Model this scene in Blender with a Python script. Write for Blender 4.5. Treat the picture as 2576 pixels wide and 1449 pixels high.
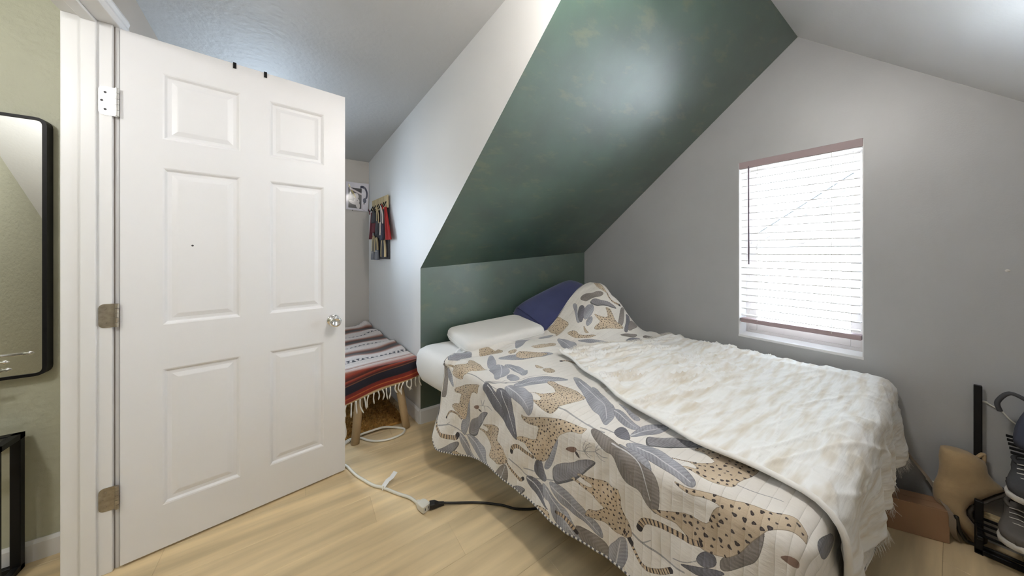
import bpy, bmesh, math, random
import numpy as np
from mathutils import Vector, Matrix
PI=math.pi
D=bpy.data; C=bpy.context.scene.collection; SC=bpy.context.scene
for o in list(D.objects): D.objects.remove(o)
random.seed(7); rng=np.random.default_rng(11)
# ---------------------------------------------------------------- camera, world, exposure
cam_d=D.cameras.new('camera'); cam_d.sensor_width=36; cam_d.sensor_fit='HORIZONTAL'
cam_d.lens=36*765/2576; cam_d.shift_y=-90.5/2576; cam_d.clip_start=.02
cam=D.objects.new('camera',cam_d); C.objects.link(cam)
cam.location=(0,0,1.197); cam.rotation_euler=(PI/2,0,-math.radians(34.5)); SC.camera=cam
SC.view_settings.view_transform='Standard'; SC.view_settings.look='None'
SC.view_settings.exposure=1.45; SC.view_settings.gamma=1.0; SC.view_settings.use_curve_mapping=False
W=D.worlds.new('sky'); SC.world=W; W.use_nodes=True
wn=W.node_tree.nodes; wl=W.node_tree.links
bg=wn['Background']; bg.inputs['Color'].default_value=(.70,.84,1.0,1); bg.inputs['Strength'].default_value=SKY=9.5
def portal(name,loc,rot,sx,sy):
    l=D.lights.new(name,'AREA'); l.shape='RECTANGLE'; l.size=sx; l.size_y=sy; l.cycles.is_portal=True
    o=D.objects.new(name,l); C.objects.link(o); o.location=loc; o.rotation_euler=rot
portal('gable_window_portal',(2.56,.528,1.218),(0,PI/2,0),1.13,.56)
portal('dormer_window_portal',(-.315,3.50,1.42),(-PI/2,0,0),.55,.95)
def lamp(name,loc,power,color,r):
    l=D.lights.new(name,'POINT'); l.energy=power; l.color=color; l.shadow_soft_size=r
    o=D.objects.new(name,l); C.objects.link(o); o.location=loc; return o
LAMP=(.70,.42,2.20); HFILL=(-1.25,.75,2.05)
lamp('ceiling_bulb',LAMP,11,(1,.96,.90),.07)
lamp('hall_fill_light',HFILL,10,(1,.99,.97),.07)  # unseen fill light, added to brighten the hall and door jamb
sun_d=D.lights.new('sun','SUN'); sun_d.energy=340; sun_d.angle=math.radians(1); sun_d.color=(.80,.90,1)
sun=D.objects.new('sun',sun_d); C.objects.link(sun); sun.rotation_euler=Vector((.62,.25,-.74)).to_track_quat('-Z','Y').to_euler()
# ---------------------------------------------------------------- helpers
def tag(o,label=None,cat=None,group=None,kind=None):
    if label: o['label']=label
    if cat: o['category']=cat
    if group: o['group']=group
    if kind: o['kind']=kind
    return o
def link(o,parent=None):
    C.objects.link(o)
    if parent is not None: o.parent=parent
    return o
def empty(name,loc,label,cat,rz=0,group=None):
    o=D.objects.new(name,None); C.objects.link(o); o.location=loc; o.rotation_euler=(0,0,rz); o.empty_display_size=.05
    return tag(o,label,cat,group)
def mk(name,vf,mats,parent=None,smooth=False,uv=None,inv=None):
    """vf=(verts,faces) in world space (or in the parent's space when the parent sits elsewhere: pass inv=parent matrix)"""
    v,f=vf; me=D.meshes.new(name)
    v=[tuple(map(float,p)) for p in v]
    me.from_pydata(v,[],[tuple(map(int,q)) for q in f]); 
    if not isinstance(mats,(list,tuple)): mats=[mats]
    for m in mats: me.materials.append(m)
    if smooth: me.polygons.foreach_set('use_smooth',[True]*len(me.polygons))
    if uv is not None:
        ul=me.uv_layers.new(name='UVMap'); li=np.zeros(len(me.loops),int); me.loops.foreach_get('vertex_index',li)
        ul.data.foreach_set('uv',np.asarray(uv,float)[li].ravel())
    me.update(); o=D.objects.new(name,me)
    if parent is not None and inv is None:
        me.transform(basis(parent).inverted())
    return link(o,parent)
def basis(o):
    m=Matrix.LocRotScale(o.location,o.rotation_euler,o.scale)
    return basis(o.parent)@m if o.parent is not None else m
def fixn(o):
    bm=bmesh.new(); bm.from_mesh(o.data); bmesh.ops.recalc_face_normals(bm,faces=bm.faces); bm.to_mesh(o.data); bm.free(); return o
def join(*vfs):
    V=[];Fc=[]
    for v,f in vfs:
        n=len(V); V+=list(v); Fc+=[tuple(i+n for i in q) for q in f]
    return V,Fc
def box(x0,x1,y0,y1,z0,z1,bev=0,seg=1):
    v=[(x,y,z) for x in (x0,x1) for y in (y0,y1) for z in (z0,z1)]
    f=[(0,1,3,2),(4,6,7,5),(0,4,5,1),(2,3,7,6),(0,2,6,4),(1,5,7,3)]
    if bev<=0: return v,f
    return bevel((v,f),bev,seg)
def bevel(vf,w,seg=2,ang=.5):
    bm=bmesh.new(); vs=[bm.verts.new(p) for p in vf[0]]
    for q in vf[1]: bm.faces.new([vs[i] for i in q])
    bm.normal_update()
    es=[e for e in bm.edges if len(e.link_faces)==2 and e.calc_face_angle(0)>ang]
    bmesh.ops.bevel(bm,geom=es,offset=w,segments=seg,affect='EDGES',profile=.5,clamp_overlap=True)
    bm.verts.index_update()
    r=([tuple(v.co) for v in bm.verts],[tuple(v.index for v in q.verts) for q in bm.faces]); bm.free(); return r
def xf(vf,M): return [tuple(M@Vector(p)) for p in vf[0]],vf[1]
def prism(poly,axis,a,b):
    """poly of 2-D points extruded along axis 'x'|'y'|'z' from a to b"""
    def P(p,t): return {'x':(t,p[0],p[1]),'y':(p[0],t,p[1]),'z':(p[0],p[1],t)}[axis]
    n=len(poly); v=[P(p,a) for p in poly]+[P(p,b) for p in poly]
    f=[tuple(range(n-1,-1,-1)),tuple(range(n,2*n))]+[(i,(i+1)%n,n+(i+1)%n,n+i) for i in range(n)]
    return v,f
def slab(q,up):
    """four corners thickened along the vector up"""
    v=[tuple(p) for p in q]+[tuple(Vector(p)+Vector(up)) for p in q]
    return v,[(0,1,2,3),(7,6,5,4),(0,4,5,1),(1,5,6,2),(2,6,7,3),(3,7,4,0)]
def smoothpath(pts,n=8):
    P=[Vector(p) for p in pts]; out=[]
    for i in range(len(P)-1):
        p0=P[max(i-1,0)];p1=P[i];p2=P[i+1];p3=P[min(i+2,len(P)-1)]
        for k in range(n):
            t=k/n; out.append(.5*((2*p1)+(p2-p0)*t+(2*p0-5*p1+4*p2-p3)*t*t+(3*p1-p0-3*p2+p3)*t**3))
    out.append(P[-1]); return out
def tube(pts,r,n=8,closed=False,cap=True):
    P=[Vector(p) for p in pts]; N=len(P); rr=r if isinstance(r,(list,tuple)) else [r]*N
    v=[];f=[]; up=None
    for i,p in enumerate(P):
        a=P[(i-1)%N] if closed or i>0 else p; b=P[(i+1)%N] if closed or i<N-1 else p
        d=(b-a).normalized()
        if up is None: up=Vector((0,0,1)) if abs(d.z)<.9 else Vector((1,0,0))
        s=d.cross(up).normalized(); u=s.cross(d).normalized(); up=u
        for k in range(n):
            w=2*PI*k/n; v.append(p+(s*math.cos(w)+u*math.sin(w))*rr[i])
    m=N if closed else N-1
    for i in range(m):
        for k in range(n):
            a=i*n+k;b=i*n+(k+1)%n;c=((i+1)%N)*n+(k+1)%n;e=((i+1)%N)*n+k; f.append((a,b,c,e))
    if cap and not closed: f+=[tuple(range(n-1,-1,-1)),tuple(range((N-1)*n,N*n))]
    return [tuple(p) for p in v],f
def loft(rings,cap=True):
    n=len(rings[0]); v=[tuple(p) for r in rings for p in r]; f=[]
    for i in range(len(rings)-1):
        for k in range(n): f.append((i*n+k,i*n+(k+1)%n,(i+1)*n+(k+1)%n,(i+1)*n+k))
    if cap: f+=[tuple(range(n-1,-1,-1)),tuple(range((len(rings)-1)*n,len(rings)*n))]
    return v,f
def ell(c,a,b,n=16,p=2.0):
    c=Vector(c);a=Vector(a);b=Vector(b); out=[]
    for k in range(n):
        w=2*PI*k/n; cx,sx=math.cos(w),math.sin(w)
        out.append(c+a*math.copysign(abs(cx)**(2/p),cx)+b*math.copysign(abs(sx)**(2/p),sx))
    return out
def lathe(prof,M,n=24):
    """prof of (radius,height) along local z, placed by matrix M"""
    return xf(loft([[(r*math.cos(2*PI*k/n),r*math.sin(2*PI*k/n),h) for k in range(n)] for r,h in prof]),M)
def grid(P):
    h,w=P.shape[:2]; idx=np.arange(h*w).reshape(h,w)
    f=np.stack([idx[:-1,:-1],idx[:-1,1:],idx[1:,1:],idx[1:,:-1]],-1).reshape(-1,4)
    return P.reshape(-1,3),f
def vnoise(x,y,seed,n=64):
    L=np.random.default_rng(seed).random((n,n))*2-1
    xi=np.floor(x).astype(int);yi=np.floor(y).astype(int);fx=x-xi;fy=y-yi
    fx=fx*fx*fx*(fx*(6*fx-15)+10);fy=fy*fy*fy*(fy*(6*fy-15)+10)
    g=lambda a,b:L[(yi+b)%n,(xi+a)%n]
    return (g(0,0)*(1-fx)+g(1,0)*fx)*(1-fy)+(g(0,1)*(1-fx)+g(1,1)*fx)*fy
# ---------------------------------------------------------------- materials
def mat(name,col,rough=.6,metal=0,bump=0,bscale=200,var=0,vscale=3,spec=.5,bdist=.002,trans=0,alpha=1,sheen=0,coat=0,objvar=0,stretch=None,emit=None,estr=0):
    m=D.materials.new(name); m.use_nodes=True; nt=m.node_tree; b=nt.nodes['Principled BSDF']; L=nt.links
    b.inputs['Base Color'].default_value=(*col,1); b.inputs['Roughness'].default_value=rough; b.inputs['Metallic'].default_value=metal
    b.inputs['Specular IOR Level'].default_value=spec; b.inputs['Transmission Weight'].default_value=trans; b.inputs['Alpha'].default_value=alpha
    if sheen: b.inputs['Sheen Weight'].default_value=sheen
    if coat: b.inputs['Coat Weight'].default_value=coat; b.inputs['Coat Roughness'].default_value=.1 if name.startswith('poster') else (.45 if 'green_satin' in name else .42); b.inputs['Coat IOR'].default_value=1.9 if 'green_satin' in name else 1.5
    if emit: b.inputs['Emission Color'].default_value=(*emit,1); b.inputs['Emission Strength'].default_value=estr
    tc=nt.nodes.new('ShaderNodeTexCoord'); src=tc.outputs['Object']
    if stretch:
        mp=nt.nodes.new('ShaderNodeMapping'); mp.inputs['Scale'].default_value=stretch; L.new(src,mp.inputs['Vector']); src=mp.outputs['Vector']
    if var:
        n=nt.nodes.new('ShaderNodeTexNoise'); n.inputs['Scale'].default_value=vscale; n.inputs['Detail'].default_value=6; L.new(src,n.inputs['Vector'])
        r=nt.nodes.new('ShaderNodeMapRange'); r.inputs['To Min'].default_value=1-var; r.inputs['To Max'].default_value=1+var; r.inputs['From Min'].default_value=.3; r.inputs['From Max'].default_value=.7
        L.new(n.outputs['Fac'],r.inputs['Value'])
        h=nt.nodes.new('ShaderNodeHueSaturation'); h.inputs['Color'].default_value=(*col,1); L.new(r.outputs['Result'],h.inputs['Value']); L.new(h.outputs['Color'],b.inputs['Base Color'])
        if objvar:
            oi=nt.nodes.new('ShaderNodeObjectInfo'); r2=nt.nodes.new('ShaderNodeMapRange'); r2.inputs['To Min'].default_value=1-objvar; r2.inputs['To Max'].default_value=1+objvar
            L.new(oi.outputs['Random'],r2.inputs['Value']); mu=nt.nodes.new('ShaderNodeMath'); mu.operation='MULTIPLY'
            L.new(r.outputs['Result'],mu.inputs[0]); L.new(r2.outputs['Result'],mu.inputs[1]); L.new(mu.outputs[0],h.inputs['Value'])
    if bump:
        n=nt.nodes.new('ShaderNodeTexNoise'); n.inputs['Scale'].default_value=bscale; n.inputs['Detail'].default_value=4; L.new(src,n.inputs['Vector'])
        bp=nt.nodes.new('ShaderNodeBump'); bp.inputs['Strength'].default_value=bump; bp.inputs['Distance'].default_value=bdist
        L.new(n.outputs['Fac'],bp.inputs['Height']); L.new(bp.outputs['Normal'],b.inputs['Normal'])
    return m
def imgtex(m,arr,name,extra_bump=None):
    """colours computed above in this script, carried as a texture on the UV map"""
    h,w=arr.shape[:2]; im=D.images.new(name,w,h,alpha=False); im.colorspace_settings.name='sRGB'
    px=np.ones((h,w,4),np.float32); px[...,:3]=arr; im.pixels.foreach_set(px.ravel()); im.update(); im.pack()
    nt=m.node_tree; t=nt.nodes.new('ShaderNodeTexImage'); t.image=im; t.extension='EXTEND'
    uvn=nt.nodes.new('ShaderNodeUVMap'); uvn.uv_map='UVMap'; nt.links.new(uvn.outputs['UV'],t.inputs['Vector'])
    nt.links.new(t.outputs['Color'],nt.nodes['Principled BSDF'].inputs['Base Color']); return t
M=dict(
 white_door=mat('white_door_paint',(.82,.82,.835),.38,bump=.08,bscale=90),
 trim=mat('white_trim_paint',(.80,.80,.805),.35,bump=.05,bscale=60),
 green=mat('dark_green_satin_paint',(.032,.072,.050),.5,coat=1,bump=.25,bscale=140,var=.22,vscale=5,spec=.7),
 gable=mat('grey_green_satin_paint',(.38,.387,.40),.45,coat=.7,bump=.2,bscale=160,var=.04),
 white_wall=mat('white_wall_paint',(.74,.73,.71),.5,bump=.15,bscale=150),
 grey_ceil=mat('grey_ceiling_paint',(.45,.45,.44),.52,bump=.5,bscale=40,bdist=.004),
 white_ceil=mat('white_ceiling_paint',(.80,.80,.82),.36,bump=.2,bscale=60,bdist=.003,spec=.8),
 hall=mat('sage_beige_wall_paint',(.50,.505,.39),.5,bump=.8,bscale=38,bdist=.006,var=.05),
 taupe=mat('taupe_wall_paint',(.50,.46,.41),.55,bump=.2,bscale=140),
 plank=mat('light_oak_plank',(.71,.555,.33),.42,bump=.05,bscale=60,var=.24,vscale=1.0,objvar=.05,stretch=(1.3,14,1)),
 subfloor=mat('dark_floor_joint',(.22,.16,.09),.8),
 chrome=mat('polished_chrome',(.85,.85,.87),.06,1),
 nickel=mat('satin_nickel',(.80,.80,.78),.3,1),
 bronze=mat('tarnished_hinge_metal',(.36,.32,.26),.45,.8,var=.2,vscale=60),
 black=mat('black_powder_coat',(.009,.009,.010),.45,spec=.2),
 mirror=mat('mirror_silver',(.92,.93,.93),.01,1),
 glass=mat('clear_glass',(1,1,1),.0,trans=1),
 vinyl=mat('white_window_vinyl',(.78,.74,.71),.4),
 slat=mat('white_blind_slat',(.80,.78,.78),.45),
 mauve=mat('mauve_blind_rail',(.40,.31,.32),.5),
 wand=mat('plum_blind_wand',(.16,.11,.14),.4),
 cordw=mat('white_cord',(.75,.73,.68),.6),
 sheet=mat('white_fitted_sheet',(.80,.80,.79),.8,bump=.15,bscale=300,sheen=.1),
 pillow=mat('ivory_knit_pillow_cover',(.80,.78,.75),.85,bump=.2,bscale=500,sheen=.1),
 navy=mat('navy_cotton',(.045,.055,.16),.85,bump=.3,bscale=400,sheen=.2,var=.1,vscale=8),
 darkwood=mat('dark_bed_frame',(.03,.025,.02),.5),
 legwood=mat('pale_mango_wood',(.50,.36,.20),.6,var=.15,vscale=12,stretch=(1,1,.25)),
 fringe=mat('ecru_yarn',(.84,.80,.72),.9),
 rug=mat('golden_shag',(.42,.22,.05),.9,var=.35,vscale=40),
 cable=mat('white_cable',(.78,.76,.68),.4),
 cableblack=mat('black_rubber',(.015,.014,.013),.5),
 paper=mat('paper_white',(.78,.78,.77),.6),
 card=mat('brown_cardboard',(.30,.17,.09),.75,var=.06,vscale=8),
 suede=mat('tan_suede',(.42,.30,.16),.9,bump=.4,bscale=120,var=.12,vscale=14,sheen=.2),
 sole=mat('dark_rubber_sole',(.05,.04,.03),.7),
 strap=mat('grey_webbing_strap',(.24,.19,.14),.8,bump=.3,bscale=300),
 tan=mat('pale_pine',(.56,.44,.24),.55,var=.15,vscale=10,stretch=(6,6,.7)),
 red=mat('red_cotton',(.42,.02,.015),.85,bump=.2,bscale=200),
 burg=mat('burgundy_cotton',(.16,.03,.04),.85),
 dkgrey=mat('charcoal_canvas',(.06,.06,.065),.8,bump=.2,bscale=250),
 grey=mat('grey_canvas',(.22,.22,.24),.8,bump=.2,bscale=250),
 bluegrey=mat('blue_grey_canvas',(.05,.055,.085),.8),
 shoegrey=mat('grey_suede',(.12,.11,.10),.8),
 shoewhite=mat('off_white_rubber',(.62,.60,.56),.6),
 silver=mat('silver_plate',(.75,.74,.72),.25,1),
 bead=mat('dark_red_bead',(.22,.02,.03),.25),
 siding=mat('cream_house_siding',(.22,.218,.208),.7),
 roofm=mat('grey_shingle_roof',(.45,.45,.46),.8),
 fascia=mat('black_fascia',(.003,.003,.003),.7),
 opal=mat('opal_lamp_glass',(.9,.88,.82),.3,emit=(1,.92,.8),estr=2.0),
)

def patches(m,col,amt=.5):
    """scuffed touch-up strokes in another shade of the same paint"""
    nt=m.node_tree; b=nt.nodes['Principled BSDF']; src=b.inputs['Base Color'].links[0].from_socket
    tc=nt.nodes.new('ShaderNodeTexCoord'); mp=nt.nodes.new('ShaderNodeMapping'); mp.inputs['Scale'].default_value=(4,11,7); mp.inputs['Rotation'].default_value=(0,0,.35); nt.links.new(tc.outputs['Object'],mp.inputs[0])
    n=nt.nodes.new('ShaderNodeTexNoise'); n.inputs['Scale'].default_value=1.5; n.inputs['Detail'].default_value=7; n.inputs['Roughness'].default_value=.65; nt.links.new(mp.outputs[0],n.inputs['Vector'])
    r=nt.nodes.new('ShaderNodeMapRange'); r.inputs['From Min'].default_value=.55; r.inputs['From Max'].default_value=.66; r.inputs['To Max'].default_value=amt; nt.links.new(n.outputs['Fac'],r.inputs['Value'])
    mx=nt.nodes.new('ShaderNodeMix'); mx.data_type='RGBA'; nt.links.new(r.outputs['Result'],mx.inputs[0]); nt.links.new(src,mx.inputs[6]); mx.inputs[7].default_value=(*col,1); nt.links.new(mx.outputs[2],b.inputs['Base Color'])
patches(M['green'],(.100,.120,.058),.6)
def pane_mat():
    m=D.materials.new('window_pane_glass'); m.use_nodes=True; nt=m.node_tree; nt.nodes.clear()
    o=nt.nodes.new('ShaderNodeOutputMaterial'); mx=nt.nodes.new('ShaderNodeMixShader'); t=nt.nodes.new('ShaderNodeBsdfTransparent'); g=nt.nodes.new('ShaderNodeBsdfGlossy')
    g.inputs['Roughness'].default_value=.02; lw=nt.nodes.new('ShaderNodeFresnel'); lw.inputs['IOR'].default_value=1.3
    nt.links.new(lw.outputs[0],mx.inputs[0]); nt.links.new(t.outputs[0],mx.inputs[1]); nt.links.new(g.outputs[0],mx.inputs[2]); nt.links.new(mx.outputs[0],o.inputs[0]); return m
M['pane']=pane_mat()
# ---------------------------------------------------------------- the setting
S=dict(kind='structure')
GX=2.334; RY,RZ=.508,2.428; KY=2.11; AY=3.36; SY=-1.2
PXF=lambda y:.675+.1*(2.11-y)                       # the white partition's face
zc=lambda y:RZ+.008-.116*(y-RY)                     # dormer ceiling
zr=lambda y:RZ-.97*(RY-y)                           # right-hand slope
def struct(name,vf,m,parent=None,**k): return tag(fixn(mk(name,vf,m,parent,**k)),kind='structure' if parent is None else None)
fl=struct('floor',box(-2.0,2.5,-1.3,3.5,-.12,-.0055),M['subfloor'])
pw=.178; y=-1.22; row=0
while y<3.42:
    x=-1.98+((row*.47)%1.2)-1.2
    while x<2.45:
        a,b=max(x,-1.97),min(x+1.2,2.47)
        if b-a>.05: mk('plank',bevel(box(a+.0002,b-.0002,y+.0002,min(y+pw,3.45)-.0002,-.0055,0),.0008,1),M['plank'],fl)
        x+=1.2
    y+=pw; row+=1
# gable wall round the window opening
Y0,Y1,Z0,Z1=.26,.795,.663,1.773
def zg(y): return RZ+.02-(y-RY)*.768 if y>RY else zr(y)+.02
g=join(prism([(-1.3,0),(Y0,0),(Y0,zg(Y0)),(-1.3,zg(-1.3))],'x',GX,GX+.16),prism([(Y1,0),(2.2,0),(2.2,zg(2.2)),(Y1,zg(Y1))],'x',GX,GX+.16),
       prism([(Y0,0),(Y1,0),(Y1,Z0),(Y0,Z0)],'x',GX,GX+.16),prism([(Y0,Z1),(Y1,Z1),(Y1,zg(Y1)),(RY,zg(RY)),(Y0,zg(Y0))],'x',GX,GX+.16))
struct('wall_gable',g,M['gable'])
cl,cr=1.083,1.197                                   # crease height at the partition and at the gable
struct('wall_knee_green',slab([(.6752,KY,0),(GX+.05,KY,0),(GX+.05,KY,cr+.003),(.6752,KY,cl)],(0,.09,0)),M['green'])
n=14; V=[]
for i in range(n+1):                                # the green slope, ruled between ridge and crease
    t=i/n
    for j in range(3):
        u=j/2; y=RY+(KY-RY)*t; x0=PXF(y)-.0; x1=GX+.05; zz0=RZ+(cl-RZ)*t; zz1=RZ+(cr-RZ)*t; V.append((x0+(x1-x0)*u,y,zz0+(zz1-zz0)*u))
nn=len(V); V+=[(p[0],p[1]+.06,p[2]+.08) for p in V]; Fs=[]
for i in range(n):
    for j in range(2):
        a=i*3+j; Fs+=[(a,a+1,a+4,a+3),(nn+a,nn+a+3,nn+a+4,nn+a+1)]
for i in range(n): Fs+=[(i*3,i*3+3,nn+i*3+3,nn+i*3),(i*3+2,nn+i*3+2,nn+i*3+5,i*3+5)]
Fs+=[(0,nn,nn+1,1),(1,nn+1,nn+2,2),(n*3,n*3+1,nn+n*3+1,nn+n*3),(n*3+1,n*3+2,nn+n*3+2,nn+n*3+1)]
struct('ceiling_green_slope',(V,Fs),M['green'])
# white partition between the dormer alcove and the bed nook
P=[(AY+.05,0),(KY,0),(KY,cl),(RY,RZ),(RY,zc(RY)+.03),(AY+.05,zc(AY)+.03)]
v=[(PXF(y),y,z) for y,z in P]+[(PXF(y)+.06,y+(.06 if y<2.2 else 0),z) for y,z in P]
nP=len(P); struct('wall_partition',(v,[tuple(range(nP-1,-1,-1)),tuple(range(nP,2*nP))]+[(i,(i+1)%nP,nP+(i+1)%nP,nP+i) for i in range(nP)]),M['white_wall'])
# ceilings
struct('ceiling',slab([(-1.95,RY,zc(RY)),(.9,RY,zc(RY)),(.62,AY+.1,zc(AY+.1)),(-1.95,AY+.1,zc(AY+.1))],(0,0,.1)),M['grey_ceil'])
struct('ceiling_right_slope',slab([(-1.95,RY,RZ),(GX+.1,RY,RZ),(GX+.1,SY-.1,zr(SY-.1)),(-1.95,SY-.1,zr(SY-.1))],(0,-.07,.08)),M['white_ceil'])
struct('wall_right_knee',box(-1.95,GX+.1,SY-.1,SY,0,zr(SY)+.05),M['white_wall'])
# alcove end wall with its own window (behind the open door)
AX0,AX1,AZ0,AZ1=-.57,-.06,.97,1.87
struct('wall_alcove',join(box(-.70,AX0,AY,AY+.14,0,2.14),box(AX1,.66,AY,AY+.14,0,2.14),box(AX0,AX1,AY,AY+.14,0,AZ0),box(AX0,AX1,AY,AY+.14,AZ1,2.14)),M['taupe'])
# wall with the doorway, and the hall beyond it
DX0,DX1=-.704,-.585
struct('wall_doorway',prism([(SY,0),(1.0,0),(1.0,2.062),(1.802,2.062),(1.802,0),(AY,0),(AY,zc(AY)+.03),(RY,RZ+.03),(SY,zr(SY)+.03)],'x',DX0,DX1),M['taupe'])
struct('wall_hall',box(-1.95,DX0-.001,2.03,2.13,0,zc(2.03)+.03),M['hall'])
struct('wall_hall_end',prism([(SY,0),(2.08,0),(2.08,zc(2.08)+.03),(RY,RZ+.03),(SY,zr(SY)+.03)],'x',-1.95,-1.855),M['hall'])
struct('roof',join(prism([(RY,RZ+.13),(RY,RZ+.20),(AY+.5,zc(AY+.5)+.20),(AY+.5,zc(AY+.5)+.12)],'x',-2.1,.92),  # unseen roof cover, added to stop sun leaking in at the ridge
  prism([(RY,RZ+.10),(RY,RZ+.19),(KY+.5,cr-.08),(KY+.5,cr-.17),(KY+.15,cr+.10)],'x',.92,GX+.25),
  prism([(RY,RZ+.12),(RY,RZ+.20),(SY-.4,zr(SY-.4)+.20),(SY-.4,zr(SY-.4)+.12)],'x',-2.1,GX+.25)),M['roofm'])
# baseboards
def board(name,p,q,nrm,h,t=.012):
    p=Vector((*p,0));q=Vector((*q,0));nv=Vector((*nrm,0)).normalized()
    prof=[(0,0),(t,0),(t,h-.012),(t*.55,h-.003),(t*.4,h),(0,h)]
    v=[tuple(p+nv*a+Vector((0,0,b))) for a,b in prof]+[tuple(q+nv*a+Vector((0,0,b))) for a,b in prof]; k=len(prof)
    return struct(name,(v,[tuple(range(k)),tuple(range(2*k-1,k-1,-1))]+[(i,k+i,k+(i+1)%k,(i+1)%k) for i in range(k)]),M['trim'])
board('baseboard_knee',(.672,KY),(2.33,KY),(0,-1),.10)
board('baseboard_partition',(PXF(KY)-.001,KY-.002),(PXF(AY)-.001,AY),(-1,-.1),.10)
board('baseboard_hall',(-1.85,2.03),(DX0-.002,2.03),(0,-1),.078)
# door casing: jambs, stops and head
tr=empty('trim_1',(0,0,0),None,None); tag(tr,kind='structure')
mk('side_jamb',bevel(box(DX0-.002,-.588,1.784,1.802,0,2.05),.003,2),M['trim'],tr)
mk('door_stop',bevel(box(-.660,-.623,1.774,1.784,0,2.04),.003,2),M['trim'],tr)
mk('head_jamb',bevel(box(DX0-.002,-.571,1.0,1.802,2.048,2.064),.003,2),M['trim'],tr)
mk('door_stop',bevel(box(-.660,-.623,1.0,1.79,2.036,2.048),.003,2),M['trim'],tr)
mk('side_jamb',bevel(box(DX0-.002,-.571,.985,1.002,0,2.05),.003,2),M['trim'],tr)
prof=[(-.585,2.054),(-.571,2.054),(-.567,2.068),(-.572,2.085),(-.568,2.10),(-.571,2.112),(-.585,2.112)]
mk('head_casing',prism(prof,'y',.93,1.862),M['trim'],tr)
prof=[(1.798,-.585),(1.798,-.577),(1.806,-.571),(1.823,-.575),(1.838,-.571),(1.85,-.573),(1.85,-.585)]
mk('side_casing',prism([(b,a) for a,b in prof],'z',0,2.112),M['trim'],tr)
for o in tr.children: fixn(o)
# ---------------------------------------------------------------- the open six-panel door
H=(-.569,1.784); DA=math.atan2(.097,.758); DWd=.764; DZ0,DZ1=.011,2.040; DT=.035
dr=empty('door_1',(H[0],H[1],0),'white six-panel door standing open on three hinges','door',rz=DA); tag(dr,kind='structure')
DM=Matrix.LocRotScale(Vector((H[0],H[1],0)),Matrix.Rotation(DA,3,'Z').to_euler(),None)
cols=[(.106,.339),(.442,.665)]; rows=[(.182,.727),(.905,1.535),(1.65,1.914)]
def door_mesh():
    xs=[0]; 
    for a,b in cols: xs+=[a,b]
    xs.append(DWd); zs=[DZ0]
    for a,b in rows: zs+=[a,b]
    zs.append(DZ1); V=[];Fc=[]
    def q(*p): n=len(V); V.extend(p); Fc.append(tuple(range(n,n+len(p))))
    for i in range(len(xs)-1):
        for j in range(len(zs)-1):
            x0,x1,z0,z1=xs[i],xs[i+1],zs[j],zs[j+1]
            for side in (0,1):
                yb=0 if side==0 else DT; sg=1 if side==0 else -1
                R=[(x0,z0),(x1,z0),(x1,z1),(x0,z1)]
                if i%2==1 and j%2==1:
                    prev=[(x,yb,z) for x,z in R]
                    for ins,dep in ((.005,.002),(.012,.009),(.016,.0095),(.024,.0095),(.040,.0045),(.043,.004)):
                        c=[(x0+ins,yb+sg*dep,z0+ins),(x1-ins,yb+sg*dep,z0+ins),(x1-ins,yb+sg*dep,z1-ins),(x0+ins,yb+sg*dep,z1-ins)]
                        for k in range(4): q(prev[k],prev[(k+1)%4],c[(k+1)%4],c[k])
                        prev=c
                    q(*prev)
                else: q(*[(x,yb,z) for x,z in R])
    for (a,b) in (((0,DZ0),(DWd,DZ0)),((DWd,DZ0),(DWd,DZ1)),((DWd,DZ1),(0,DZ1)),((0,DZ1),(0,DZ0))):
        q((a[0],0,a[1]),(b[0],0,b[1]),(b[0],DT,b[1]),(a[0],DT,a[1]))
    bm=bmesh.new(); vs=[bm.verts.new(p) for p in V]
    for f in Fc: bm.faces.new([vs[i] for i in f])
    bmesh.ops.remove_doubles(bm,verts=bm.verts,dist=1e-5); bmesh.ops.recalc_face_normals(bm,faces=bm.faces); bm.verts.index_update()
    r=([tuple(v.co) for v in bm.verts],[tuple(v.index for v in f.verts) for f in bm.faces]); bm.free(); return r
mk('leaf',xf(door_mesh(),DM),M['white_door'],dr)
kx,kz=.707,.835
for s in (-1,1):
    KM=DM@Matrix.Translation((kx,0 if s<0 else DT,kz))@Matrix.Rotation(PI/2 if s<0 else -PI/2,4,'X')
    kb=mk('door_knob',lathe([(.0,0),(.031,0),(.032,.003),(.027,.008),(.015,.011),(.0125,.030),(.018,.036),(.0255,.046),(.0275,.056),(.0255,.064),(.017,.0685),(.016,.067),(.0,.067)],KM,28),M['chrome'],dr,smooth=True)
mk('paint_chip',xf(lathe([(0,0),(.004,0),(.003,.0008),(0,.001)],Matrix.Identity(4),8),DM@Matrix.Translation((.189,.0040,1.224))@Matrix.Rotation(PI/2,4,'X')),M['dkgrey'],dr)
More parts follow.
